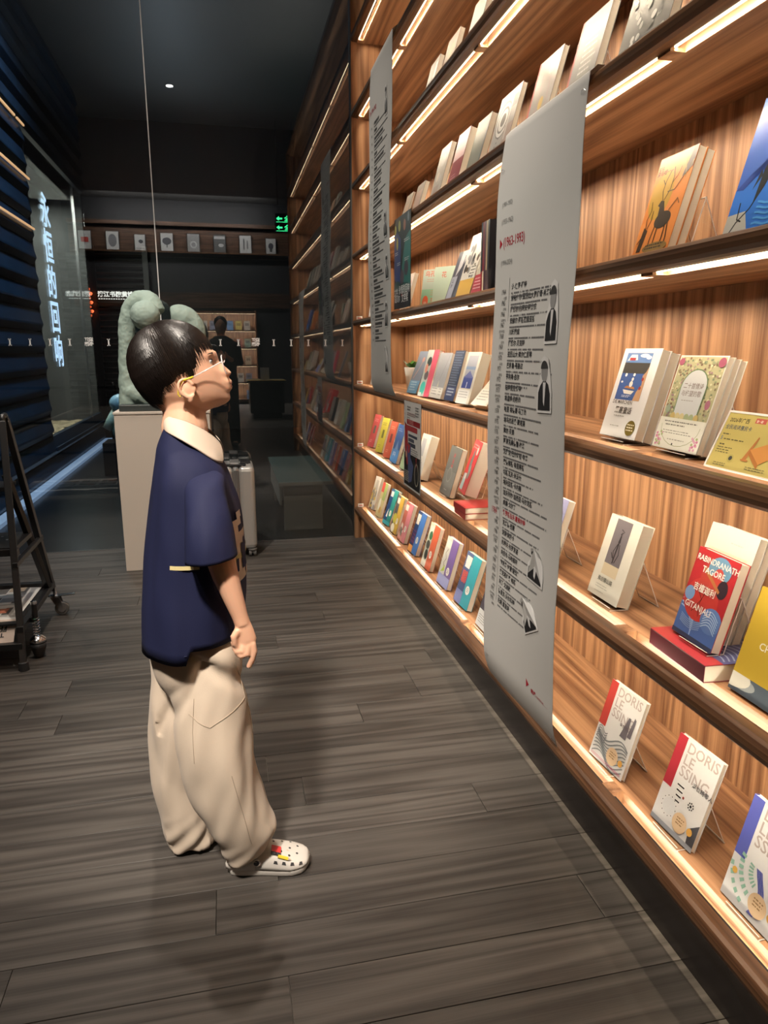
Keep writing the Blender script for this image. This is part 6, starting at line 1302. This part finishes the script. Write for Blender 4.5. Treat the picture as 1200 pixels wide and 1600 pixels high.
# trolley: black steel A-frame with shelves, seen at its end
tr = thing('trolley', 'black steel A-frame trolley with castors at the left edge', 'trolley', (-1.2, 3.27, 0))
mb_ = M['metalb']
def bar(name, p, q, w=.026, t=.026, m=None): return MB().obox(p, q, w, t).build(name, m or mb_, tr, bevel=.002)
AX = -.865; top = Vector((-.915, 3.26, 1.005))
for dx in (0, -1.02):
    A = Vector((AX+dx, 2.958, .022)); T_ = top+Vector((dx, 0, 0)); Bp = Vector((-.885+dx+.005, 3.60, .13))
    T1 = T_+Vector((.0, -.025, -.012)); T2 = T_+Vector((.0, .025, -.008))
    bar('leg', A, T1); bar('leg', T2, Bp)
    MB().tube([T1+Vector((0, 0, -.01)), T_+Vector((0, -.018, .008)), T_+Vector((0, .016, .010)), T2+Vector((0, .004, -.012))], .0135, 10).build('top_bend', mb_, tr, smooth=True)
    bar('inner_leg', Vector((-.945+dx, 3.30, .76)), Vector((-.874+dx, 3.50, .175)))
    bar('side_rail', Vector((AX+dx-.005, 2.98, .165)), Vector((-.878+dx, 3.595, .165)))
    bar('step_rail', Vector((AX-.015+dx, 3.05, .42)), Vector((-.888+dx, 3.53, .42)), .02, .02)
    MB().lathe((A.x, A.y, 0), [(.020, 0), (.021, .002), (.019, .034), (.017, .036)], 16).build('rubber_foot', M['rubber'], tr)
bar('cross_rail', (AX, 2.975, .10), (AX-1.02, 2.975, .10)); bar('cross_rail', (-.88, 3.595, .165), (-1.9, 3.595, .165)); bar('cross_rail', (-.875, 3.50, .19), (-1.9, 3.50, .19)); bar('top_rail', top+Vector((0, 0, -.02)), top+Vector((-1.02, 0, -.02)), .022, .022)
bar('step_edge', (-.885, 3.14, .455), (-1.9, 3.14, .455), .03, .03); box('step_tread', (-1.9, 3.14, .455), (-.895, 3.42, .475), mb_, tr, bevel=.002)
for i in range(26): MB().lathe((-.93-.035*i, 3.22+.06*(i % 3), .4751), [(.006, 0), (.005, .0012)], 8).build('tread_stud', M['steel'], tr)
box('upper_tread', (-1.9, 3.22, .70), (-.93, 3.38, .718), mb_, tr, bevel=.002)
box('lower_shelf', (-1.9, 3.02, .172), (-.885, 3.56, .180), mb_, tr)
# castors
def castor(x, y, kind):
    c = thing('castor', '', '', (x, y, 0)); c.parent = tr; c.matrix_parent_inverse = wm(tr).inverted()
    MB().lathe((x, y, .096), [(.008, 0), (.022, .002), (.022, .008), (.009, .012), (.008, .05)], 18).build('swivel_head', M['chrome'], c)
    for s in (-.015, .015): MB().loft([[(x+.0+a, y+s-.001, b) for a, b in ((-.022, .096), (.022, .096), (.036, .040), (.016, .024))], [(x+a, y+s+.001, b) for a, b in ((-.022, .096), (.022, .096), (.036, .040), (.016, .024))]]).build('fork_cheek', M['chrome'], c, fix=True)
    MB().tube([(x+.026, y-.011, .034), (x+.026, y+.011, .034)], .033, 24).build('tyre', M['rubberg'], c, bevel=.003); MB().tube([(x+.026, y-.0135, .034), (x+.026, y+.0135, .034)], .018, 18).build('hub', M['chrome'], c)
    MB().obox((x-.03, y, .100), (x+.095, y-.004, .106), .030, .006).build('brake_lever', M['chrome'], c, bevel=.002)
castor(-.872, 3.60, 0); castor(-1.89, 3.60, 0)
sp = MB(); sx_, sy_ = -.835, 3.085
jc = thing('jacking_foot', '', '', (sx_, sy_, 0)); jc.parent = tr; jc.matrix_parent_inverse = wm(tr).inverted()
MB().lathe((sx_, sy_, .178), [(.012, 0), (.012, .06), (.0125, .06)], 18).build('column', mb_, jc)
MB().lathe((sx_, sy_, .238), [(.0125, 0), (.0135, .004), (.013, .012), (.008, .015)], 18).build('cap', M['chrome'], jc)
MB().tube([(sx_+.0135*cos(t*.9), sy_+.0135*sin(t*.9), .095+.0115*t*.148) for t in range(50)], .0022, 6).build('spring', M['chrome'], jc)
MB().lathe((sx_, sy_, .05), [(.012, .05), (.020, .045), (.030, .036), (.034, .030), (.034, .022), (.028, .018), (.0, .018)][::-1], 24).build('collar_ring', M['chrome'], jc, smooth=True)
MB().lathe((sx_, sy_, 0), [(.0, .002), (.014, 0), (.02, .008), (.031, .045), (.033, .066), (.0, .066)], 24).build('dome_foot', M['rubber'], jc, smooth=True)
bar('foot_bracket', (sx_, sy_, .17), (-.866, 3.10, .165), .02, .02)
# sheets of print on the lower shelf
pp = thing('poster_sheet', 'white printed poster draped over the lower trolley shelf', 'poster', (-1.2, 3.3, .182))
def drp(a, b, o=0.):  # a across (0 right edge), b from back to front, falls over the front edge
    x = -.90-a
    if b < .50: return Vector((x, 3.56-b, .1845+.002*sin(20*a)+o))
    t = b-.50; return Vector((x-.0*t, 3.06-.035*math.sin(min(t*10, 1.2))-t*.35, .1845-t*.60+.006*cos(25*a)*t*3+o))
m = MB(); NX, NYY = 18, 30
for o_ in (0, -.0008):
    base = len(m.v)
    for j in range(NYY+1):
        for i in range(NX+1): m.v.append(tuple(drp(.75*i/NX, .62*j/NYY, o_)))
    for j in range(NYY):
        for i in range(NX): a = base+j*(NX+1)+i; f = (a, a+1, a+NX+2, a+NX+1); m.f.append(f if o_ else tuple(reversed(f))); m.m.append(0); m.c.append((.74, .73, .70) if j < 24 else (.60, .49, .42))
m.build('sheet', M['inkm'], pp, vcol=True, smooth=True, fix=False)
m = MB()
def dp(a0, b0, a1, b1, col, k=1): m.add([drp(a0, b0, .0008*k), drp(a0, b1, .0008*k), drp(a1, b1, .0008*k), drp(a1, b0, .0008*k)], [(0, 1, 2, 3)], 0, col)
for i in range(4):
    for j in range(3):
        a0 = .05+i*.16; b0 = .06+j*.145; dp(a0, b0, a0+.13, b0+.09, (.16, .15, .14)); dp(a0+.012, b0+.012, a0+.08, b0+.07, [(.5, .4, .3), (.32, .34, .36), (.55, .2, .12), (.6, .55, .45)][(i+j) % 4], 2); dp(a0, b0+.1, a0+.08, b0+.106, (.2, .2, .2))
vs, fs = text_mesh('THE TIME OF', .030, bold=.001); m.add([drp(.04+x, .615-.045-y*.0+y, .0016) for x, y in vs], [tuple(reversed(f)) for f in fs], 0, (.04, .04, .04))
vs, fs = text_mesh('阳朔漫生活大', .040, bold=.001); m.add([drp(.03+x, .530+y, .0016) for x, y in vs], [tuple(reversed(f)) for f in fs], 0, (.04, .04, .04))
m.build('printed_pictures', M['inkm'], pp, vcol=True)

# photographer, mirrored in the glass: dark clothes, phone at chest height
ph = thing('person', 'photographer in dark clothes mirrored faintly in the glass wall', 'person', (-.03, -.36, 0))
dcl = mat('charcoal_cloth', (.035, .035, .037), .85); dtr = mat('dark_trousers', (.05, .052, .056), .85)
b = MB()
b.ball((-.03, -.33, 1.60), (.078, .098, .118), 28, 20); b.tube([(-.03, -.36, 1.38), (-.03, -.34, 1.52)], [.06, .052], 18)
b.ball((-.03, -.232, 1.585), (.012, .016, .018), 10, 8)
b.loft([sring(-.03, -.36, z, w, d, 32, 2.4) for z, w, d in ((.86, .15, .10), (.98, .15, .105), (1.12, .165, .11), (1.28, .19, .115), (1.38, .185, .10), (1.44, .10, .07), (1.47, .06, .06))])
for s in (-1, 1):
    b.tube([(-.03+s*.19, -.37, 1.37), (-.03+s*.225, -.35, 1.12), (-.03+s*.12, -.16, 1.16), (-.03+s*.055, -.115, 1.215)], [.05, .042, .032, .024], 14)
    b.ball((-.03+s*.050, -.105, 1.225), (.025, .02, .04), 12, 10)
    for k in range(4): b.tube([(-.03+s*.046, -.098, 1.25-.017*k), (-.03+s*.060, -.072, 1.253-.018*k), (-.03+s*.044, -.058, 1.25-.018*k), (-.03+s*.03, -.062, 1.25-.018*k)], [.009, .0085, .008, .0065], 8)
    b.tube([(-.03+s*.05, -.115, 1.25), (-.03+s*.035, -.10, 1.27), (-.03+s*.018, -.088, 1.262)], [.010, .0095, .008], 8)
    b.tube([(-.03+s*.09, -.36, .9), (-.03+s*.11, -.34, .48), (-.03+s*.12+.0, -.38, .10)], [.09, .06, .042], 16)
    b.tube([(-.03+s*.12, -.40, .05), (-.03+s*.125, -.24, .04)], [.042, .036], 12)
remesh(b, 'body', skin, ph, vox=.009, it=2)
c = MB(); c.loft([sring(-.03, -.36, z, w, d, 40, 2.4) for z, w, d in ((.80, .19, .135), (.98, .185, .13), (1.12, .19, .13), (1.28, .212, .135), (1.38, .205, .12), (1.445, .115, .085), (1.47, .078, .075))])
for s in (-1, 1): c.tube([(-.03+s*.18, -.37, 1.385), (-.03+s*.228, -.352, 1.12), (-.03+s*.125, -.165, 1.16)], [.066, .056, .044], 16)
remesh(c, 'jacket', dcl, ph, vox=.009, it=2)
c = MB()
for s in (-1, 1): c.tube([(-.03+s*.085, -.36, .92), (-.03+s*.11, -.34, .48), (-.03+s*.12, -.38, .04)], [.115, .088, .085], 18)
remesh(c, 'trousers', dtr, ph, vox=.009, it=2)
MB().ball((-.03, -.345, 1.635), (.088, .098, .095), 24, 16).build('hair', hairm, ph, smooth=True)
for s in (-1, 1): MB().ball((-.03+s*.12, -.30, .035), (.05, .135, .034), 20, 10).build('shoe', M['rubber'], ph, smooth=True); MB().ball((-.03+s*.030, -.258, 1.607), .011, 12, 8).build('eye', bpy.data.materials['eye_white'], ph)
MB().tube([(-.055, -.247, 1.545), (-.03, -.242, 1.543), (-.005, -.247, 1.545)], .005, 6).build('lips', lipm, ph)
tag(MB().box((-.064, -.088, 1.195), (.010, -.080, 1.275)).build('phone', M['black'], None, bevel=.002), 'dark phone held up by the mirrored photographer', 'phone')
